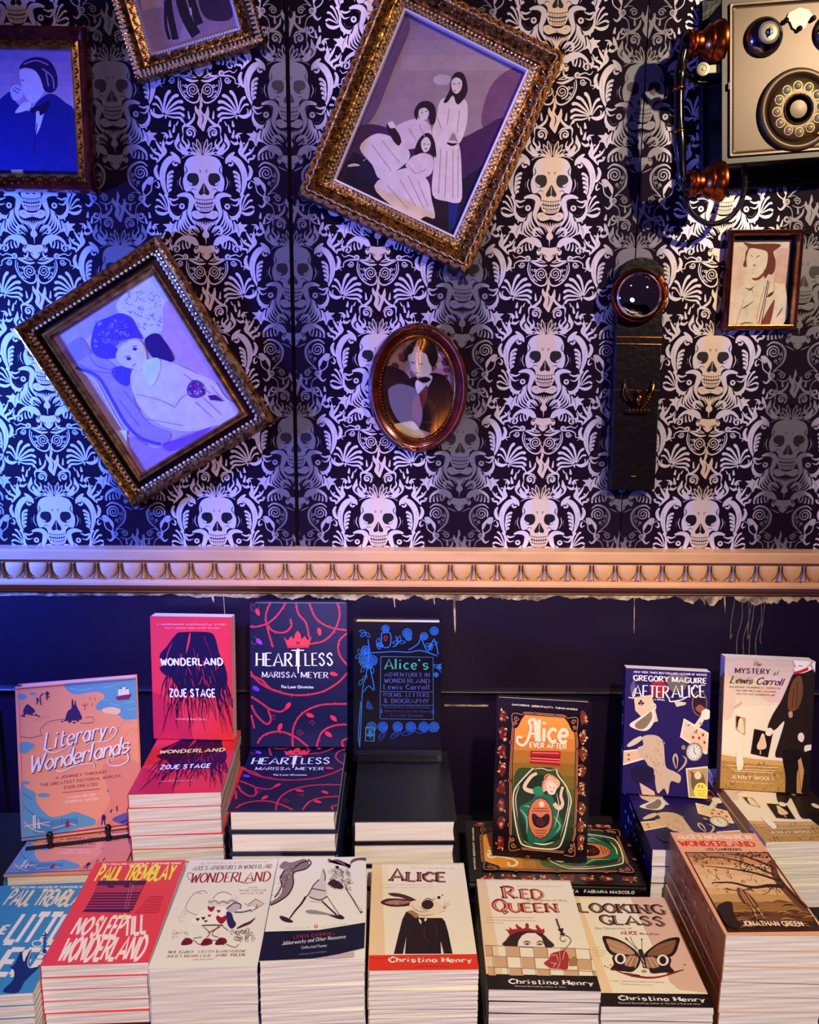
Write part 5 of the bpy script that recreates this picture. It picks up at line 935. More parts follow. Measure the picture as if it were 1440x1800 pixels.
a.ell(608, 750, 56, 62, '9A8460'); a.ell(606, 752, 46, 52, 'E8E0CC'); a.lines([[(606, 752), (606, 718)], [(606, 752), (622, 770)]], 4, '22102E', smooth=False)
for k in range(12): q = k*math.pi/6; a.ell(606+37*math.cos(q), 752+42*math.sin(q), 3.5, 3.5, '22102E', 6)
a.ell(536, 720, 14, 16, '9A8460'); a.poly([(552, 858), (696, 844), (696, 1060), (572, 1050)], 'E8D8B0'); a.poly([(562, 868), (692, 858), (692, 1050), (580, 1042)], 'B89868'); a.blob([(590, 900), (640, 880), (670, 910), (680, 1000), (600, 1000)], '7A5A3A'); a.ell(632, 905, 24, 26, 'ECD4A8'); a.line([(600, 886), (640, 868), (665, 886)], 12, 'D8A048'); a.line([(585, 880), (600, 900)], 12, 'B02420')
a.poly([(245, 950), (345, 1010), (350, 1036), (265, 1032)], 'E0B88C'); a.ell(652, 1008, 46, 56, 'F4E45C'); a.text('P.S.', 636, 985, 672, 986, 16, '6A2A20', 'bold'); a.lines([[(625, 1005), (685, 1006)], [(628, 1022), (682, 1022)], [(635, 1038), (676, 1038)]], 4, 'C8A838', smooth=False)
a.text('NEW YORK TIMES BESTSELLING AUTHOR OF WICKED', 205, 217, 686, 252, 12, 'E4D2EC', 'bold', 2.6); a.text('GREGORY MAGUIRE', 204, 268, 686, 302, 34, 'F2E6D8', 'slab', 2); a.text('AFTER', 204, 374, 440, 392, 76, 'F2EADC', 'serif', 1.2); a.text('ALICE', 460, 388, 682, 392, 80, 'F2EADC', 'serif', 1.2); a.line([(215, 320), (196, 360), (200, 385), (168, 380)], 6, 'F2EADC'); a.line([(560, 385), (520, 405), (450, 415), (440, 395)], 8, 'F2EADC'); a.text('A NOVEL', 340, 402, 412, 408, 9, 'F2EADC', 'bold')

# cream cover with a dark-coated man
a = L7 = Art([(790, 95), (1370, 130), (1380, 1025), (780, 985)], .142, .222, 'F3E4D0')
a.grad(770, 90, 1400, 420, 'BFA79C', 'F2DCCC', 9); a.blob([(800, 180), (900, 110), (1050, 160), (1000, 230), (880, 260)], 'CDB0A6'); a.blob([(1000, 300), (1200, 240), (1230, 340), (1100, 400)], 'E8C4B8'); a.blob([(790, 300), (860, 330), (850, 480), (790, 500)], 'E6CABC')
a.poly([(770, 750), (860, 765), (960, 772), (1060, 790), (1180, 800), (1400, 830), (1400, 1050), (770, 1010)], 'B98C4C'); a.poly([(770, 745), (900, 770), (1200, 795), (1200, 830), (770, 790)], 'D8A468'); r = random.Random(8)
for k in range(110): x = 790+r.random()*440; y = 800+r.random()*200; a.line([(x, y), (x+r.uniform(-14, 14), y-r.uniform(8, 26))], 4, r.choice(['8A6228', 'D8B070', 'A07838', '6E4A20', 'C89850']), n=1)
a.blob([(880, 740), (905, 720), (930, 800), (920, 850), (890, 850)], 'F6E8D4'); a.blob([(850, 430), (880, 400), (910, 385), (890, 420)], 'D8B8A0'); a.poly([(868, 478), (935, 500), (934, 616), (872, 572)], 'C8A070'); a.poly([(872, 486), (900, 492), (895, 560), (874, 562)], '3A1A14'); a.blob([(892, 505), (915, 510), (925, 600), (885, 575)], 'F2DCC0')
a.poly([(994, 572), (1118, 602), (1092, 768), (976, 742)], '2A0F10'); a.poly([(1004, 584), (1108, 608), (1084, 755), (988, 732)], '1A080C'); a.blob([(1040, 620), (1056, 606), (1066, 630), (1078, 700), (1030, 715), (1015, 690), (1030, 650)], 'EAC8AC'); a.line([(1040, 720), (1040, 745)], 7, 'EAC8AC'); a.ell(1050, 615, 9, 11, 'F0D8C0')
CT = '241410'
a.blob([(1236, 205), (1300, 175), (1372, 200), (1420, 330), (1420, 640), (1330, 690), (1330, 770), (1180, 770), (1140, 750), (1170, 620), (1190, 520), (1130, 580), (1082, 570), (1110, 480), (1165, 380), (1200, 290)], CT); a.blob([(1190, 720), (1330, 740), (1290, 870), (1290, 1060), (1225, 1060), (1215, 900)], '150A0A'); a.poly([(1310, 740), (1420, 700), (1420, 1060), (1325, 1010)], '150A0A')
a.blob([(1222, 280), (1250, 232), (1285, 230), (1300, 340), (1270, 440), (1215, 450), (1205, 380)], '6E4426'); a.lines([[(1240, 300), (1235, 430)], [(1262, 260), (1262, 430)]], 4, '2A160E'); a.blob([(1228, 90), (1330, 90), (1345, 120), (1320, 160), (1280, 184), (1244, 160)], 'F2E6DC'); a.lines([[(1248, 118), (1268, 122)], [(1262, 156), (1290, 160)], [(1300, 118), (1322, 118)]], 5, '9A5A4A'); a.blob([(1240, 165), (1290, 182), (1330, 160), (1350, 180), (1290, 205), (1245, 200)], 'F0E4DC')
a.poly([(1236, 196), (1268, 188), (1325, 166), (1328, 186), (1280, 204), (1240, 212)], 'C81E28'); a.poly([(1345, 150), (1372, 120), (1380, 220)], 'F4E8DC'); a.blob([(1070, 580), (1098, 565), (1120, 590), (1100, 620), (1072, 612)], 'F4E4D8'); a.blob([(1285, 610), (1308, 600), (1325, 630), (1312, 664), (1285, 645)], 'EED6C4'); a.blob([(1213, 462), (1236, 458), (1240, 492), (1220, 498)], 'B89070'); a.poly([(1290, 790), (1310, 770), (1335, 860), (1325, 1000)], 'C89060')
T7 = '2A1416'
a.text('The', 968, 150, 1018, 155, 26, T7, 'script'); a.text('MYSTERY', 858, 196, 1082, 208, 32, T7, 'caps', 2); a.text('of', 1106, 214, 1138, 216, 26, T7, 'italic'); a.text('Lewis Carroll', 826, 262, 1166, 284, 46, T7, 'script', 1.8)
for s_, x0, x1, y in (('DISCOVERING THE WHIMSICAL, THOUGHTFUL', 822, 1156, 292), ('AND SOMETIMES LONELY MAN WHO', 862, 1126, 316), ('CREATED ALICE IN WONDERLAND', 870, 1122, 338)): a.text(s_, x0, y, x1, y+14, 9, '7A4A44', 'serif')
a.lines([[(820, 822), (1160, 840)], [(850, 848), (1140, 860)], [(870, 862), (1130, 876)]], 5, 'F0D8B0', smooth=False); a.text('JENNY WOOLF', 850, 914, 1146, 930, 26, 'F8E6C8', 'caps', 2.4); a.text('FOREWORD BY EDWARD WAKELING', 840, 938, 1140, 958, 10, 'F0D8B0', 'serif')

# tall narrow lettering on blue and on red
def tall(a, rows, col, edge):
    for s_, x0, y0, x1, y1, h in rows:
        a.text(s_, x0, y0, x1, y1, h, col, 'bold', 1.6)
a = L8 = Art([(-34, 326), (635, 309), (241, 1131), (-572, 1165)], .134, .221, '3A8CC0')
a.text('BESTSELLING AUTHOR OF SURVIVOR SONG', 64, 345, 640, 352, 13, 'F0EEE4', 'bold', 2); tall(a, [('PAUL TREMBLAY', 8, 470, 600, 486, 110)], 'EADCB8', '3A5468'); tall(a, [('THE', -120, 688, 25, 688, 60), ('LITTLE', 24, 752, 500, 760, 205), ('SLEEP', -330, 985, 330, 1000, 180)], 'F0ECE0', '2A5474')
a.blob([(20, 1120), (90, 1040), (100, 970), (68, 940), (100, 920), (150, 820), (170, 900), (205, 830), (228, 815), (212, 900), (215, 950), (290, 930), (260, 970), (180, 1050), (130, 1130)], '10265C'); a.lines([[(225, 820), (200, 900), (215, 945), (280, 935)]], 5, 'F0ECE0'); a.ell(268, 766, 42, 26, 'F2EEE0'); a.ell(268, 766, 34, 19, '3A8CC0'); a.lines([[(325, 680), (322, 820)], [(300, 710), (345, 700)], [(305, 730), (330, 720)]], 11, '14306A'); a.ell(322, 825, 18, 16, '14306A'); a.lines([disc(290, 865, 34, 20, 12)+[(324, 865)]], 5, '14306A')
a = L9 = Art([(730, 150), (1410, 125), (1110, 885), (295, 925)], .139, .220, 'EA4048')
a.text('BESTSELLING AUTHOR OF SURVIVOR SONG', 775, 172, 1370, 158, 12, 'FCE8DC', 'bold', 2); tall(a, [('PAUL TREMBLAY', 715, 292, 1298, 274, 106)], 'F6E84A', 'A82C30')
for k in range(11): t_ = k/11; xa, xb = 760-t_*130, 1108-t_*110; y = 296+t_*224; a.poly([(xa, y), (xb, y-6), (xb-8, y+9), (xa-10, y+14)], '3A0A4A')
a.poly([(745, 290), (1108, 285), (1098, 318), (730, 326)], '3A0A4A'); a.poly([(730, 326), (1090, 320), (1060, 372), (705, 382)], 'B8304A'); a.ell(838, 334, 30, 9, '2A0838'); a.ell(965, 330, 30, 9, '2A0838'); a.lines([[(1010, 310), (960, 500)], [(990, 300), (940, 500)]], 3, 'D87890', smooth=False)
a.poly([(640, 505), (985, 498), (978, 524), (618, 524)], '3A0A4A'); a.lines([[(1125-k*14, 405+k*15), (1240-k*6, 402+k*15)] for k in range(9)], 5, 'B01E3A', smooth=False)
tall(a, [('NO', 530, 690, 650, 690, 118), ('SLEEP', 672, 704, 900, 700, 140), ('TILL', 930, 700, 1095, 668, 140), ('WONDERLAND', 425, 885, 1060, 862, 160)], 'FCE8DC', '5A2030'); a.blob([(925, 560), (940, 530), (950, 560), (935, 580)], 'F6E84A')

# cream anthology cover: courtly costume drawing as a plain generic stand-in
a = L10 = Art([(515, 160), (1395, 175), (1175, 1205), (110, 1230)], .140, .228, 'EEE8D6'); K, RR = '2C1424', '9A1420'
a.text('AN ANTHOLOGY OF WORKS INSPIRED BY', 610, 208, 1285, 212, 18, 'C0A8A0', 'serif', 2.6); a.text("ALICE'S ADVENTURES IN WONDERLAND", 540, 264, 1322, 266, 40, '4A2030', 'serif', 1.4); a.text('WONDERLAND', 518, 388, 1306, 392, 94, RR, 'serif', 1.2); a.line([(560, 300), (500, 290), (500, 340), (540, 370)], 6, RR); a.line([(1000, 390), (1060, 405), (1160, 400)], 8, RR, 'leaf')
a.text('Edited by', 1098, 456, 1180, 456, 12, '6A4040', 'serif'); a.text("MARIE O'REGAN", 1008, 486, 1262, 488, 18, 'A84A30', 'serif', 2.4); a.text('and PAUL KANE', 1018, 514, 1240, 514, 16, 'A84A30', 'serif', 2.4)
a.lines([[(690, 500), (650, 470), (560, 500), (500, 580), (480, 650), (560, 700), (660, 720)], [(590, 490), (640, 500)], [(1060, 600), (1100, 630), (1180, 580), (1160, 560)]], 5, '5A4048'); a.ell(845, 530, 95, 42, 'F4EEDC'); a.lines([[(750, 550), (800, 500), (870, 490), (930, 520)]], 6, K); a.blob([(700, 580), (730, 555), (840, 590), (960, 540), (1000, 545), (990, 580), (860, 625), (720, 625)], 'E4DCD0')
for k in range(20): x = 710+k*14; y = 592+8*math.sin(k*1.1)-abs(k-10)*1.5; a.lines([spiral(x, y, 11, 1.2, k)], 3.5, '4A3448', n=2)
a.blob([(700, 640), (860, 640), (900, 700), (860, 800), (640, 800), (540, 770), (620, 690)], 'F6F0E0'); a.line([(640, 815), (760, 812), (850, 818)], 11, K)
def heart(x, y, s_, c): a.blob([(x, y+s_), (x-s_, y), (x-s_*.8, y-s_*.7), (x, y-s_*.35), (x+s_*.8, y-s_*.7), (x+s_, y)], c)
heart(732, 650, 34, RR); heart(805, 675, 18, RR); heart(832, 755, 50, RR); heart(600, 752, 18, K); heart(655, 742, 18, K); heart(715, 718, 16, RR); heart(680, 772, 16, RR)
a.blob([(890, 640), (960, 600), (1010, 640), (960, 690), (900, 690)], 'C8B4C4'); a.lines([[(880, 660), (960, 600), (1020, 620), (1010, 660)], [(960, 690), (1040, 690), (1120, 670)]], 13, '5A4060'); a.blob([(880, 690), (930, 700), (950, 760), (975, 810), (930, 850), (890, 800)], '2A1A50'); a.poly([(1100, 620), (1170, 565), (1240, 610), (1170, 650)], 'D8CCC0'); a.lines([[(1090, 620), (1160, 565), (1245, 612), (1180, 650), (1110, 690)]], 6, K, smooth=False); a.line([(1180, 620), (1160, 665)], 8, RR)
a.lines([[(660, 830), (720, 890), (690, 930)], [(810, 820), (740, 900), (800, 930)], [(850, 830), (900, 870)]], 7, K); a.line([(700, 890), (820, 830)], 10, RR); a.lines([[(980, 850), (1040, 820), (1110, 790), (1160, 745)]], 26, '4A1830', taper='leaf'); r = random.Random(5)
for k in range(16): a.lines([spiral(940+r.random()*210, 860+r.random()*100, 26, 1.1, r.random()*6)], 5, r.choice(['4A3040', '6A5058', K]), n=2)
for x, y in ((495, 975), (690, 980), (830, 975)): a.blob([(x-60, y+25), (x-20, y-35), (x+40, y-30), (x+55, y+10), (x, y+30)], '7A0E1C'); a.lines([spiral(x, y, 24, 1.2, 1)], 5, '3A0814', n=2)
a.lines([[(440, 1000), (560, 960), (620, 1000), (760, 960), (860, 1010)], [(880, 1000), (960, 1030), (1000, 1000)], [(560, 940), (640, 930)]], 6, '3A1828'); 
for k in range(30): x = 340+r.random()*170; y = 860+r.random()*80; a.ell(x, y, 5, 4, r.choice(['8A7880', 'B0A0A0', K]), 6)
a.lines([spiral(440, 740, 40, 1, 1), spiral(470, 700, 30, 1, 3)], 3, 'A89898')
a.text('M.R. CAREY', 312, 1086, 556, 1086, 22, K, 'serif', 2); a.text('LILITH SAINTCROW', 612, 1082, 1058, 1078, 22, '9A5A50', 'serif', 2); a.text('JULIET MARILLIER', 292, 1126, 725, 1122, 22, '9A5A50', 'serif', 2); a.text('JANE YOLEN', 776, 1118, 1056, 1114, 22, '5A1824', 'serif', 2); a.text('and many more', 556, 1154, 756, 1148, 12, '6A4A48', 'italic')

# verse collection: abstract ink figures above a navy band
a = L11 = Art([(295, 175), (1170, 125), (1145, 1120), (90, 1190)], .132, .212, 'EFEADB'); K = '2E1420'
a.blob([(800, 160), (1000, 240), (1010, 190), (1050, 150), (1180, 135), (1180, 170), (1100, 165), (1020, 200), (1000, 250), (930, 180), (860, 165), (805, 200)], '6A5048')
a.blob([(300, 260), (350, 200), (420, 210), (560, 170), (600, 240), (500, 290), (440, 320), (445, 430), (380, 530), (300, 590), (210, 635), (200, 610), (300, 540), (330, 440), (300, 360), (350, 290)], '8A7478'); a.lines([[(590, 170), (620, 210), (560, 270), (445, 310), (440, 420), (390, 520), (300, 590), (210, 636)], [(350, 290), (310, 370), (320, 450), (250, 560)], [(430, 280), (520, 210), (600, 190)]], 13, K); r = random.Random(15)
for k in range(50): t_ = r.random(); x = 400-t_*140+r.uniform(-50, 40); y = 250+t_*300; a.line([(x, y), (x+r.uniform(10, 34), y+r.uniform(-14, 14))], 4, r.choice([K, 'C8BCB4', '5A444C']), n=1)
a.blob([(720, 300), (745, 260), (760, 360), (770, 430), (770, 530), (700, 570), (590, 545), (600, 500), (640, 420), (700, 370)], 'D8CCC4'); a.lines([[(700, 370), (640, 430), (590, 520), (560, 545)], [(600, 545), (700, 570), (780, 530)], [(740, 270), (760, 330), (755, 380)], [(620, 460), (760, 480)]], 10, K)
a.line([(560, 545), (520, 610), (450, 690), (400, 760)], 22, K, (1, .6)); a.line([(720, 575), (790, 640), (870, 710)], 15, K); a.line([(780, 540), (850, 640), (900, 710)], 6, K); a.blob([(298, 745), (330, 740), (400, 765), (435, 795), (380, 800), (320, 780)], K); a.blob([(740, 690), (850, 715), (905, 705), (948, 738), (900, 750), (800, 720)], K); a.blob([(560, 680), (640, 670), (800, 700), (860, 715), (700, 710), (590, 705)], '9A8C88')
for k in range(60): x = 560+r.random()*60+k*0; q = r.random()*6.3; cx_, cy_ = 890+r.uniform(-110, 130), 350+r.uniform(-90, 100); a.lines([spiral(cx_, cy_, r.uniform(12, 30), .9, q)], 4, r.choice([K, '6A545A', '4A3038', 'A89890']), n=2)
a.blob([(790, 400), (850, 370), (940, 430), (900, 460), (810, 430)], K); a.ell(880, 248, 18, 14, K); a.line([(960, 440), (1040, 560), (1120, 685)], 24, '5A3A38', (.5, 1)); a.line([(985, 470), (1060, 580), (1110, 670)], 12, 'EFEADB', (.5, 1)); a.line([(600, 590), (740, 600)], 6, 'C8BCB4')
a.text('PENGUIN', 370, 868, 600, 852, 9, 'B8A8A0', 'sans', 8); a.text('CLASSICS', 720, 842, 960, 802, 9, 'B8A8A0', 'sans', 8); a.ell(662, 833, 19, 17, 'D84A28'); a.ell(660, 833, 8, 11, 'F4E4D4')
a.poly([(145, 905), (690, 868), (1152, 778), (1140, 1025), (860, 1100), (620, 1148), (90, 1190)], '080A28'); a.text('LEWIS CARROLL', 440, 960, 856, 905, 28, 'B02A30', 'sans', 4.5); a.text('Jabberwocky and Other Nonsense', 320, 1030, 956, 938, 38, 'E8E4E8', 'italic', 1.8); a.text('Collected Poems', 510, 1060, 766, 1028, 28, 'D8D4DC', 'italic', 1.8); a.text('Edited by GILLIAN BEER', 494, 1118, 762, 1082, 13, '8A8AA0', 'serif', 2)
a.poly([(360, 1164), (640, 1150), (1040, 1062), (1040, 1118), (860, 1140)], 'C8AEB4')

# three covers of one series: aged cream panel, slab title, band with the author's name
def series(quad, w, l, title, band, bandc, nm, sub=None):
    a = Art(quad, w, l, 'F0E4C6'); TL, TR, BR, BL = quad
    def at(u, v): t = (TL[0]+(TR[0]-TL[0])*u, TL[1]+(TR[1]-TL[1])*u); b_ = (BL[0]+(BR[0]-BL[0])*u, BL[1]+(BR[1]-BL[1])*u); return (t[0]+(b_[0]-t[0])*v, t[1]+(b_[1]-t[1])*v)
    a.poly([at(0, 0), at(.10, 0), at(.13, .45), at(.16, 1), at(0, 1)], 'EBCBA2'); a.lines([[at(.01+k/34, .005), at(.01+k/34+.006, .018)] for k in range(34)], 5, 'C89468', smooth=False)
    a.poly([at(0, 0), at(1, 0), at(1, .004), at(0, .004)], 'D8B088'); a.poly([at(0, band), at(1, band), at(1, 1), at(0, 1)], bandc)
    a.at = at; return a
def slab2(a, s_, x0, y0, x1, y1, h, c, c2):
    a.text(s_, x0+4, y0+3, x1+4, y1+3, h, c2, 'slab', 1.6); a.text(s_, x0, y0, x1, y1, h, c, 'slab', 1.6); a.text(s_, x0+3, y0-4, x1-2, y1-4, h*.86, c2, 'thin', 3.0)
a = L12 = series([(120, 215), (1050, 215), (1195, 1265), (95, 1275)], .140, .219, 'ALICE', .858, 'E0361A', '')
slab2(a, 'A', 310, 388, 452, 388, 120, '4A201C', 'A86A5A'); slab2(a, 'LICE', 478, 392, 872, 402, 90, '4A201C', 'A86A5A'); a.text('Return to the darker side', 510, 262, 950, 276, 12, 'C8A07C', 'serif'); a.text('A psychotic journey through the bowels of magic', 205, 432, 742, 436, 11, 'C8A880', 'serif'); a.text('and madness I never wanted it to end', 200, 460, 730, 464, 11, 'C8A880', 'serif')
a.blob([(208, 604), (270, 570), (380, 568), (500, 580), (560, 600), (500, 640), (360, 650), (260, 635)], '3A1210'); a.blob([(285, 518), (360, 512), (480, 540), (580, 592), (500, 585), (400, 555), (330, 545)], '4A1A14'); a.blob([(250, 606), (340, 585), (480, 592), (520, 606), (400, 630), (300, 625)], 'B07A5C'); r = random.Random(5)
for k in range(14): x = 280+r.random()*220; y = 592+r.random()*34; a.ell(x, y, 8, 6, r.choice(['8A4A3C', 'D8A888', '5A201C']), 7)
a.blob([(500, 640), (520, 600), (600, 585), (680, 590), (760, 605), (840, 645), (870, 665), (855, 690), (800, 715), (740, 755), (620, 765), (540, 720), (500, 690)], 'EFD9B4'); a.blob([(480, 700), (540, 690), (600, 750), (560, 765), (470, 755)], 'A87850'); a.lines([[(520, 640), (600, 700), (720, 700)], [(540, 700), (640, 740), (760, 720)], [(600, 640), (640, 680), (700, 690)], [(760, 610), (820, 640)]], 9, 'B08058', taper='leaf')
a.ell(684, 632, 62, 48, '2A0A0C'); a.lines([[(640, 590), (690, 570), (735, 590), (760, 570)]], 9, '2A0A0C', taper='leaf'); a.ell(798, 562, 18, 14, '2A0A0C'); a.ell(835, 540, 9, 6, '2A0A0C', 8); a.ell(752, 572, 5, 5, '2A0A0C', 6); a.ell(855, 664, 16, 12, 'D07A5A'); a.lines([[(860, 650), (905, 600)], [(862, 655), (915, 630)], [(855, 645), (860, 600)], [(800, 715), (870, 690)]], 3, '8A5A40', smooth=False); a.ell(612, 640, 10, 10, 'F8F0DC')
a.poly([(560, 765), (600, 760), (700, 765), (830, 765), (860, 800), (890, 900), (935, 1115), (848, 1115), (815, 1000), (820, 1115), (460, 1115), (472, 950), (440, 1115), (348, 1115), (395, 920), (430, 780), (470, 700), (520, 730)], '1E060A'); a.poly([(600, 768), (625, 800), (618, 830), (596, 790)], 'F2E6D4'); a.poly([(655, 768), (680, 770), (665, 800), (650, 790)], 'F2E6D4'); a.lines([[(720, 780), (770, 860), (775, 960)], [(650, 860), (660, 950), (720, 1020)], [(760, 960), (795, 1030)]], 9, '5A1C20', taper='leaf'); a.lines([[(470, 960), (458, 1100)], [(818, 1000), (850, 1100)]], 7, 'E8DCC8', taper='leaf')
a.text('Christina Henry', 306, 1196, 1130, 1202, 50, 'FBF0E0', 'slab', 1.6); a.lines([[(110, 1150), (200, 1160), (290, 1140)], [(600, 1240), (760, 1232), (900, 1245)]], 8, 'C42A14')
a = L13 = series([(110, 240), (1020, 270), (1305, 1335), (205, 1325)], .140, .215, 'RED', .862, '16060A', '')
slab2(a, 'R', 385, 432, 500, 434, 112, '8A1C18', 'E09A80'); slab2(a, 'ED', 555, 436, 778, 444, 86, '8A1C18', 'E09A80'); slab2(a, 'Q', 288, 556, 408, 560, 112, '8A1C18', 'E09A80'); slab2(a, 'UEEN', 445, 566, 918, 576, 84, '8A1C18', 'E09A80'); a.line([(350, 545), (380, 585), (400, 580)], 10, '8A1C18')
a.text('New York Times bestselling author', 510, 322, 950, 332, 10, 'C8A880', 'serif'); a.text('The Chronicles of Alice', 588, 462, 990, 472, 18, '6A3A28', 'serif', 2); a.lines([[(200, 618), (670, 628)], [(200, 645), (685, 658)], [(200, 672), (370, 676)]], 6, 'D0AC80', smooth=False)
a.blob([(385, 902), (395, 840), (440, 790), (520, 765), (640, 755), (740, 780), (800, 830), (840, 915)], '240A0C'); a.poly([(505, 905), (515, 850), (550, 800), (600, 775), (680, 775), (740, 820), (775, 915)], 'F3E2CC'); a.lines([[(560, 868), (600, 856), (640, 870)], [(690, 868), (730, 856), (765, 880)]], 12, '3A1614', taper='leaf'); a.ell(598, 882, 34, 11, 'A89080'); a.ell(720, 886, 36, 11, 'A89080'); a.ell(600, 884, 13, 9, '2A1214'); a.ell(722, 886, 13, 9, '2A1214'); a.lines([[(430, 800), (400, 860)], [(780, 830), (815, 900)]], 6, '5A2A28')
a.poly([(432, 802), (412, 760), (385, 738), (430, 745), (425, 716), (460, 740), (485, 732), (505, 740), (488, 700), (500, 686), (515, 705), (540, 720), (560, 736), (588, 720), (582, 690), (602, 676), (620, 700), (618, 728), (660, 742), (700, 745), (680, 708), (702, 694), (720, 720), (745, 745), (765, 730), (772, 770), (752, 790), (640, 760), (520, 768)], 'A01C20'); a.lines([[(432, 802), (520, 768), (640, 760), (752, 790)]], 8, '4A0E12')
for c in range(9):
    for r_ in range(3):
        x0 = 182+c*135-((c > 0)*60); x1 = x0+(75 if c == 0 else 135); y0 = 895+r_*105+c*4; k = r_*12
        if (c+r_) % 2 == 0: a.poly([(x0+k, y0), (x1+k, y0+4), (x1+k+10, min(y0+109, 1192)), (x0+k+10, min(y0+105, 1190))], 'D0A67C')
a.lines([[(182, 895), (1225, 935)], [(195, 1000), (1240, 1035)], [(205, 1108), (1255, 1150)]]+[[(250+c*135, 897+c*5), (272+c*137, 1190)] for c in range(8)], 4, '6A4A38', smooth=False); a.poly([(1000, 1030), (1060, 1000), (1085, 1030), (1080, 1095), (1000, 1100)], 'A07848')
a.blob([(760, 1070), (810, 1030), (830, 980), (900, 955), (960, 950), (998, 1000), (995, 1080), (980, 1130), (900, 1125), (820, 1115)], 'A8302E'); a.lines([[(830, 1000), (880, 990), (900, 1050)], [(910, 960), (915, 1060), (890, 1120)], [(960, 960), (940, 1040)], [(820, 1060), (880, 1080)], [(850, 1110), (880, 1060)]], 8, 'E8A08C'); a.lines([[(905, 960), (915, 1060)], [(930, 970), (935, 1050)]], 4, '3A0A10')
a.line([(940, 960), (1010, 880), (1020, 840), (980, 805), (930, 810), (920, 840), (950, 862), (975, 845)], 8, '6A3A2A'); a.line([(885, 640), (900, 690), (930, 770)], 15, '1A0A10'); a.lines([[(868, 655), (905, 650)], [(880, 680), (925, 672)], [(888, 705), (935, 690)], [(895, 745), (955, 735)]], 12, '1A0A10', taper='leaf'); a.poly([(895, 740), (955, 732), (945, 770), (975, 795), (915, 802), (925, 775)], '1A0A10')
a.text('Christina Henry', 425, 1272, 1238, 1284, 46, 'F8F0E4', 'slab', 1.6); a.text('National Bestselling Author of Alice', 478, 1303, 968, 1308, 15, 'D8CCC0', 'serif')
a = L14 = series([(60, 165), (890, 185), (1300, 1155), (285, 1175)], .140, .207, 'LOOKING', .875, '16060A', '')
a.poly([(600, 165), (900, 180), (1290, 1030), (1000, 1000), (920, 930), (900, 850), (780, 600), (700, 420)], 'DDB49A'); slab2(a, 'LOOKING', 152, 306, 908, 328, 78, '3A1614', '9A7468'); slab2(a, 'GLASS', 350, 414, 912, 432, 78, '3A1614', '9A7468'); a.text('The Chronicles of', 275, 462, 612, 464, 18, '6A4A3C', 'serif', 2.4); a.text('ALICE', 510, 506, 662, 512, 30, 'A82420', 'slab', 1.8); a.text('Novellas', 682, 510, 848, 514, 18, '4A2A28', 'slab', 2)
WB1, WD = 'B98A66', '240A10'
for s_, cx_ in ((-1, 680), (1, 680)):
    f = lambda x, y: (cx_+s_*x, y+(0 if s_ < 0 else 10))
    a.blob([f(20, 690), f(60, 640), f(160, 570), f(260, 530), f(338, 528), f(325, 600), f(300, 660), f(250, 700), f(150, 705), f(40, 710)], WD); a.blob([f(60, 670), f(140, 600), f(240, 560), f(305, 552), f(290, 610), f(260, 662), f(180, 688), f(80, 690)], WB1 if s_ < 0 else '8A5C3E')
    a.blob([f(10, 700), f(120, 690), f(220, 690), f(262, 720), f(250, 780), f(285, 830), f(200, 840), f(150, 845), f(100, 850), f(60, 830), f(20, 780)], WD); a.blob([f(30, 710), f(110, 700), f(150, 740), f(140, 790), f(80, 800), f(40, 770)], 'A87858'); a.ell(*f(188, 728), 52, 50, 'F0E4D0'); a.ell(*f(188, 728), 30, 36, WD); a.lines([[f(60, 700), f(110, 800)], [f(30, 720), f(60, 810)], [f(90, 700), f(150, 790)]], 6, 'E8CCA8', smooth=False); a.lines([[f(60, 670), f(200, 620), f(290, 570)], [f(80, 685), f(200, 660), f(280, 630)]], 5, 'D8B088' if s_ < 0 else '6A4430')
a.blob([(655, 650), (690, 645), (712, 720), (730, 830), (712, 850), (690, 800), (665, 700)], '3A1820'); a.lines([[(680, 720), (700, 760)], [(690, 770), (710, 800)]], 6, 'F0E4D0'); a.lines([[(655, 650), (610, 580), (590, 530)], [(690, 650), (690, 560)], [(560, 556), (640, 640)]], 5, '3A1820'); a.lines([[(545, 538), (566, 560)], [(694, 545), (688, 562)]], 11, '3A1820')
a.ell(700, 838, 50, 26, 'F0E4D0'); a.ell(700, 842, 26, 14, 'B88060'); a.line([(400, 815), (520, 865), (660, 895), (800, 895), (940, 860), (1045, 822)], 18, '9A1C20', 'leaf'); a.lines([[(520, 860), (660, 880)], [(600, 880), (760, 900)], [(900, 860), (1045, 822)]], 9, '4A0E14'); 
for x, y in ((350, 800), (375, 812), (400, 790), (1056, 776), (590, 892), (420, 240)): a.ell(x, y, 8, 6, '3A1820', 7)
a.lines([[(265, 628), (310, 630)], [(235, 655), (360, 660)], [(250, 680), (360, 682)], [(265, 704), (340, 706)]], 5, 'D0A880', smooth=False); a.text('A dark, suspenseful page turning book', 390, 940, 876, 944, 14, 'B89070', 'serif'); a.text('Publishers Weekly on Lost Boy', 490, 968, 772, 972, 11, 'B89070', 'serif')
a.text('Christina Henry', 470, 1114, 1230, 1108, 42, 'F8F0E4', 'slab', 1.6); a.text('National Bestselling Author of The Girl in Red and Alice', 460, 1148, 1185, 1136, 15, 'D8CCC0', 'serif')

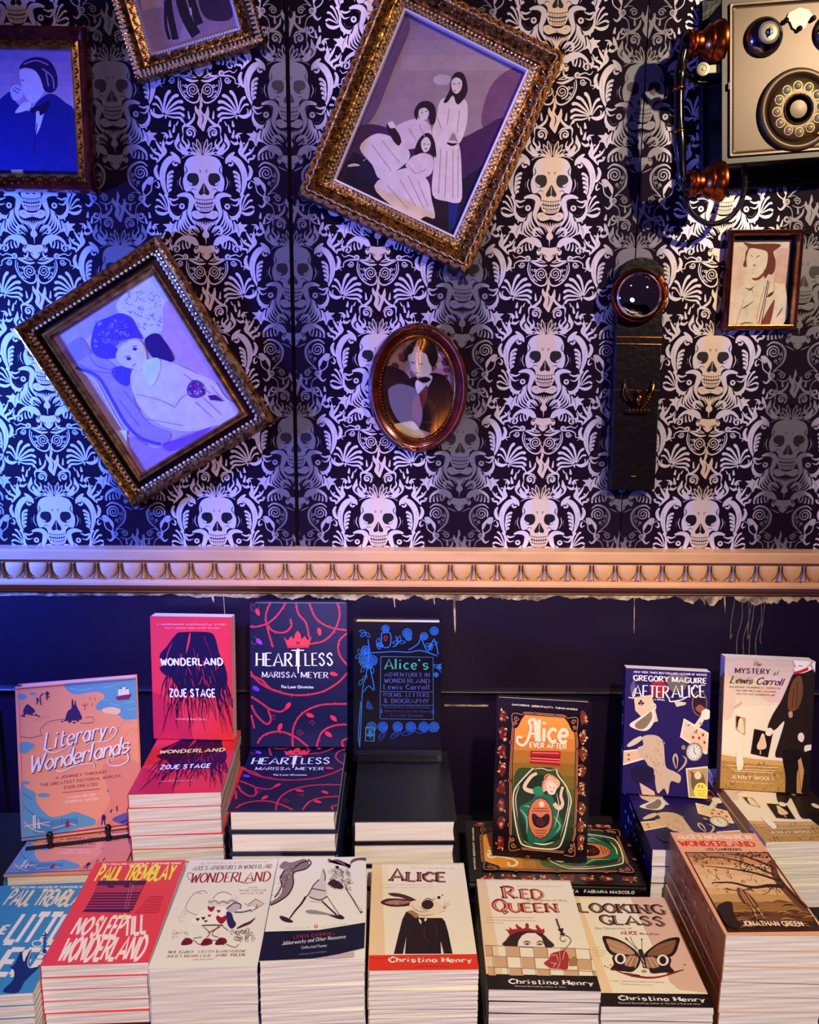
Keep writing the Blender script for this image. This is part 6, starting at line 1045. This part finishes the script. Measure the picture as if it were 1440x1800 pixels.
# orange-brown gamebook cover
a = L15 = Art([(125, 110), (930, 110), (1510, 1000), (620, 1010)], .137, .237, 'E9A57E')
a.text("ALICE'S NIGHTMARE IN", 205, 170, 905, 166, 36, 'F6DCC0', 'bold', 1.8); a.text('WONDERLAND', 232, 238, 940, 236, 46, 'E2301C', 'slab', 1.2); a.text('ACE GAMEBOOKS', 470, 278, 800, 276, 22, '3A140E', 'bold', 2.2)
a.poly([(262, 296), (1040, 288), (1450, 940), (1465, 962), (640, 990)], '2A0A08')
def q4(u, v): t = (268+(1034-268)*u, 300+(292-300)*u); b_ = (648+(1455-648)*u, 984+(958-984)*u); return (t[0]+(b_[0]-t[0])*v, t[1]+(b_[1]-t[1])*v)
SC = [('B4744A', 0, .06), ('D09060', .06, .16), ('E2B07C', .16, .30), ('E8BC8C', .30, .46), ('E0AC74', .46, .56), ('B88448', .56, .64), ('9A6A38', .64, .76), ('6A3C22', .76, .88), ('3E1A12', .88, .995)]
for c, v0, v1 in SC: a.poly([q4(.01, v0+.005), q4(.99, v0+.005), q4(.99, v1+.006), q4(.01, v1+.006)], c)
a.poly([q4(.01, .55), q4(.45, .53), q4(.8, .56), q4(.99, .52), q4(.99, .64), q4(.01, .64)], 'C8965C'); BK = '2C0E10'; r = random.Random(21)
a.line([q4(.99, .75), q4(.93, .55), q4(.90, .35), q4(.99, .10)], 70, '6A3828', (1, .8)); a.line([q4(1.0, .72), q4(.95, .52), q4(.93, .30)], 20, BK)
for P, w in (([(.92, .38), (.7, .28), (.45, .22), (.15, .18)], 22), ([(.92, .45), (.75, .44), (.55, .46), (.35, .40), (.12, .40)], 36), ([(.90, .30), (.6, .12), (.3, .06), (.08, .10)], 16), ([(.95, .2), (.7, .05), (.5, .02)], 18), ([(.6, .45), (.4, .50), (.2, .48)], 13), ([(.8, .44), (.7, .52), (.6, .56)], 11), ([(.9, .4), (.8, .5), (.78, .58)], 10)): a.line([q4(*p) for p in P], w, BK, (1, .25))
for k in range(90):
    u, v = r.random()*.85+.05, r.random()*.50+.02; dx, dy = r.uniform(-.09, .03), r.uniform(-.05, .05); a.line([q4(u, v), q4(u+dx*.5, v+dy), q4(u+dx, v+dy*.4)], r.uniform(4, 8), r.choice([BK, '5A2A1C']), (1, .2), n=2)
for k in range(70): u = .5+r.random()*.48; v = r.random()*.26; a.ell(*q4(u, v), 10, 6, r.choice([BK, '3A1218', '6A3828']), 6)
for k in range(46): u = r.random()*.9+.05; v = .66+r.random()*.32; a.line([q4(u, v), q4(u+.07, v-.02), q4(u+.16, v)], r.uniform(5, 11), r.choice([BK, 'A87038', '5A2E1C', 'C08848']), 'leaf', n=2)
a.blob([q4(.20, .66), q4(.04, .70), q4(-.0, .80), q4(.02, .95), q4(.14, .97), q4(.16, .80)], '1E0808'); a.blob([q4(.34, .56), q4(.38, .48), q4(.46, .58), q4(.48, .72), q4(.40, .74), q4(.34, .66)], '6A3A24'); a.lines([[q4(.39, .50), q4(.40, .72)], [q4(.37, .54), q4(.37, .68)], [q4(.43, .56), q4(.44, .72)]], 6, 'E0B078'); a.lines([[q4(.40, .74), q4(.38, .86)], [q4(.45, .74), q4(.46, .86)]], 12, 'D8A070'); a.lines([[q4(.36, .80), q4(.47, .79)], [q4(.35, .85), q4(.48, .84)]], 10, '4A1814')
a.text('JONATHAN GREEN', 785, 946, 1305, 938, 36, 'F4DCB8', 'bold', 1.8)

# ---- stacks lying in the front row
stack(-.611, .876, .790, 4.5, .134, .221, 4, False, '3A8CC0', '2A6CA0', L8, False, 'blue paperback at the far left', 'blue paperback with tall cream lettering, topmost of the leftmost stack')
stack(-.478, .911, .772, 3.1, .139, .220, 5, False, 'EA4048', 'D02E48', L9, False, 'red paperback of the yellow-lettered kind', 'red paperback with yellow lettering and a window blind, topmost of its stack')
stack(-.3286, .887, .755, 2.1, .138, .225, 4, False, 'EEE8D6', 'E2DCCC', L10, False, 'cream anthology beside the red paperbacks', 'cream paperback with red title and hearts drawing, topmost of its front stack')
stack(-.185, .876, .735, 2.7, .132, .212, 7, False, 'EFEADB', '080A28', L11, False, 'verse paperback with navy band', 'cream paperback with ink figures over a navy band, topmost of its stack')
stack(-.049, .882, .752, 1.3, .140, .219, 8, False, 'F0E4C6', 'D8B088', L12, False, 'cream paperback with red author band', 'cream paperback with a hare-headed coat figure and red band, topmost of its stack')
stack(.100, .862, .760, -1.0, .140, .215, 6, False, '16060A', '3A1410', L13, False, 'black-backed paperback under the crowned woman', 'cream paperback with a crowned woman above checkered tiles, topmost of its stack')
stack(.239, .856, .778, -.5, .140, .207, 4, False, '16060A', '3A1410', L14, False, 'black-backed paperback under the butterfly', 'cream paperback with a large butterfly and black band, topmost of its stack')
stack(.401, .8905, .705, -.6, .130, .224, 7, False, 'D2B098', 'A8683A', L15, False, 'orange-brown spined paperback', 'orange-brown paperback with a gnarled tree picture, topmost of the rightmost front stack', marks=(12, 'F0C8A0', '5A2010', 'C03820', 'E0A070'))
# ---- stacks lying in the back row, and the books displayed upright on them
stack(-.641, 1.136, .800, 3.4, .183, .245, 2, True, 'F29C7E', '4A90C8', L1, False, 'map-covered hardback', 'large map-covered hardback lying under its upright copy', 'hardcover_book', slip=.001)
stack(-.456, 1.189, .690, 3.6, .150, .225, 7, False, 'EC3440', 'D02440', L2, False, 'thick red paperback in the back row', 'red paperback lying topmost of the back stack under its upright copy', slip=.0015)
stack(-.2773, 1.1196, .675, .8, .168, .250, 5, True, '0A1236', '080C28', L3, True, 'navy hardback with red vines', 'navy hardback with red vines and white title lying topmost of its stack', 'hardcover_book')
stack(-.087, 1.137, .702, 1.2, .164, .225, 4, True, '090410', '090410', None, True, 'black-bound hardback beside the navy stack', 'plain black hardback lying under the upright black and blue cover', 'hardcover_book')
stack(.383, 1.131, .745, -2.4, .157, .225, 4, False, '22104E', '1A0A30', L6, False, 'dark-spined violet paperback', 'violet paperback with falling cards lying topmost of its stack', marks=(10, 'E0D0C0', 'B8A898'))
stack(.570, 1.152, .745, 2.0, .154, .234, 6, False, 'F3E4D0', 'C89C90', L7, False, 'pale-spined paperback at the right edge', 'cream paperback with a dark-coated man lying topmost of its stack', marks=(6, '7A2A28', 'E8D8C0'))
# the jar-cover stack lies with its head to the left
H5 = .795; n5 = 3; th = (CZ-H5-TZ)/n5; me5 = book_meshes(.170, .275, th-.0003, True, '120408', '0C0306', L5, True, None, 5, 'DAN PANOSIAN   GIORGIO SPALLETTA   FABIANA MASCOLO'); me5b = book_meshes(.170, .275, th-.0003, True, '120408', '0C0306', None, True, None, 6)
for i in range(n5):
    lab = 'black hardback with a jar picture lying sideways under its upright copy' if i == 0 else 'black hardback lying sideways, %s of the jar-cover stack' % ['', 'middle', 'lowest'][i]
    place('hardcover_book', me5 if i == 0 else me5b, (.372+.002*i, 1.112-.003*i, CZ-H5-(i+1)*th+.0001), (0, 0, math.radians(90-1.6+i*.6)), lab)
stand(-.651, 1.218, -.463, 1.264, .798, .193, .260, .026, 10, True, 'F29C7E', '8A2A78', L1, False, 'upright hardback with a peach and blue map cover and white script title', 'hardcover_book')
stand(-.474, 1.381, -.321, 1.376, .6895, .150, .233, .024, 4, False, 'EC3440', 'D02440', L2, False, 'upright red paperback with a dark head of roots, on the red stack')
stand(-.2804, 1.316, -.109, 1.318, .6745, .171, .257, .030, 8, True, '0A1236', '080C28', L3, True, 'upright navy hardback with red vines, a crown and white title', 'hardcover_book')
stand(-.099, 1.336, .060, 1.333, .6965, .157, .245, .034, 4, True, '090410', '090410', L4, True, 'upright black hardback with blue flowers and a framed title', 'hardcover_book')
stand(.139, 1.182, .288, 1.164, .7945, .152, .262, .020, 8, True, '120408', '0C0306', L5, True, 'upright black hardback with a woman in a corked jar and cream title', 'hardcover_book')
stand(.3768, 1.2877, .5205, 1.2697, .7445, .144, .220, .030, 10, False, '22104E', '1A0A30', L6, False, 'upright violet paperback with falling playing cards, watch and white title', marks=(8, 'E0D0C0', 'B8A898'))
stand(.5566, 1.307, .7077, 1.289, .7445, .151, .236, .028, 8, False, 'F3E4D0', 'C89C90', L7, False, 'upright cream paperback with a man in a dark coat and red bow tie', marks=(6, '7A2A28', 'E8D8C0'))
# little stands in front of and behind the upright copies
e = tag(empty('book_easel', (-.557, 1.232, CZ-.7995), (0, 0, math.radians(13.7))), 'small black easel with two pegs holding the upright map-covered book', 'stand')
b = MB(); b.box((-.085, -.012, 0), (.085, -.004, .0024)); b.build('crossbar', M['black'], e)
for x in (-.046, .046):
    b = MB(); b.lathe([(.0056, .0), (.0060, .004), (.0038, .008), (.0034, .014), (.0050, .018), (.0056, .023), (.0040, .027), (.0002, .0285)], 'z', 12, (x, -.010, .0)); b.build('peg', M['black'], e, True)
e = tag(empty('acrylic_stand', (-.0195, 1.3335, CZ-.7015)), 'clear acrylic lip stand holding the upright black book with blue flowers', 'stand')
b = MB(); b.box((-.080, -.012, 0), (.080, .045, .003)); b.build('base', M['acrylic'], e)
b = MB(); b.box((-.080, -.012, .003), (.080, -.009, .022)); b.build('lip', M['acrylic'], e)
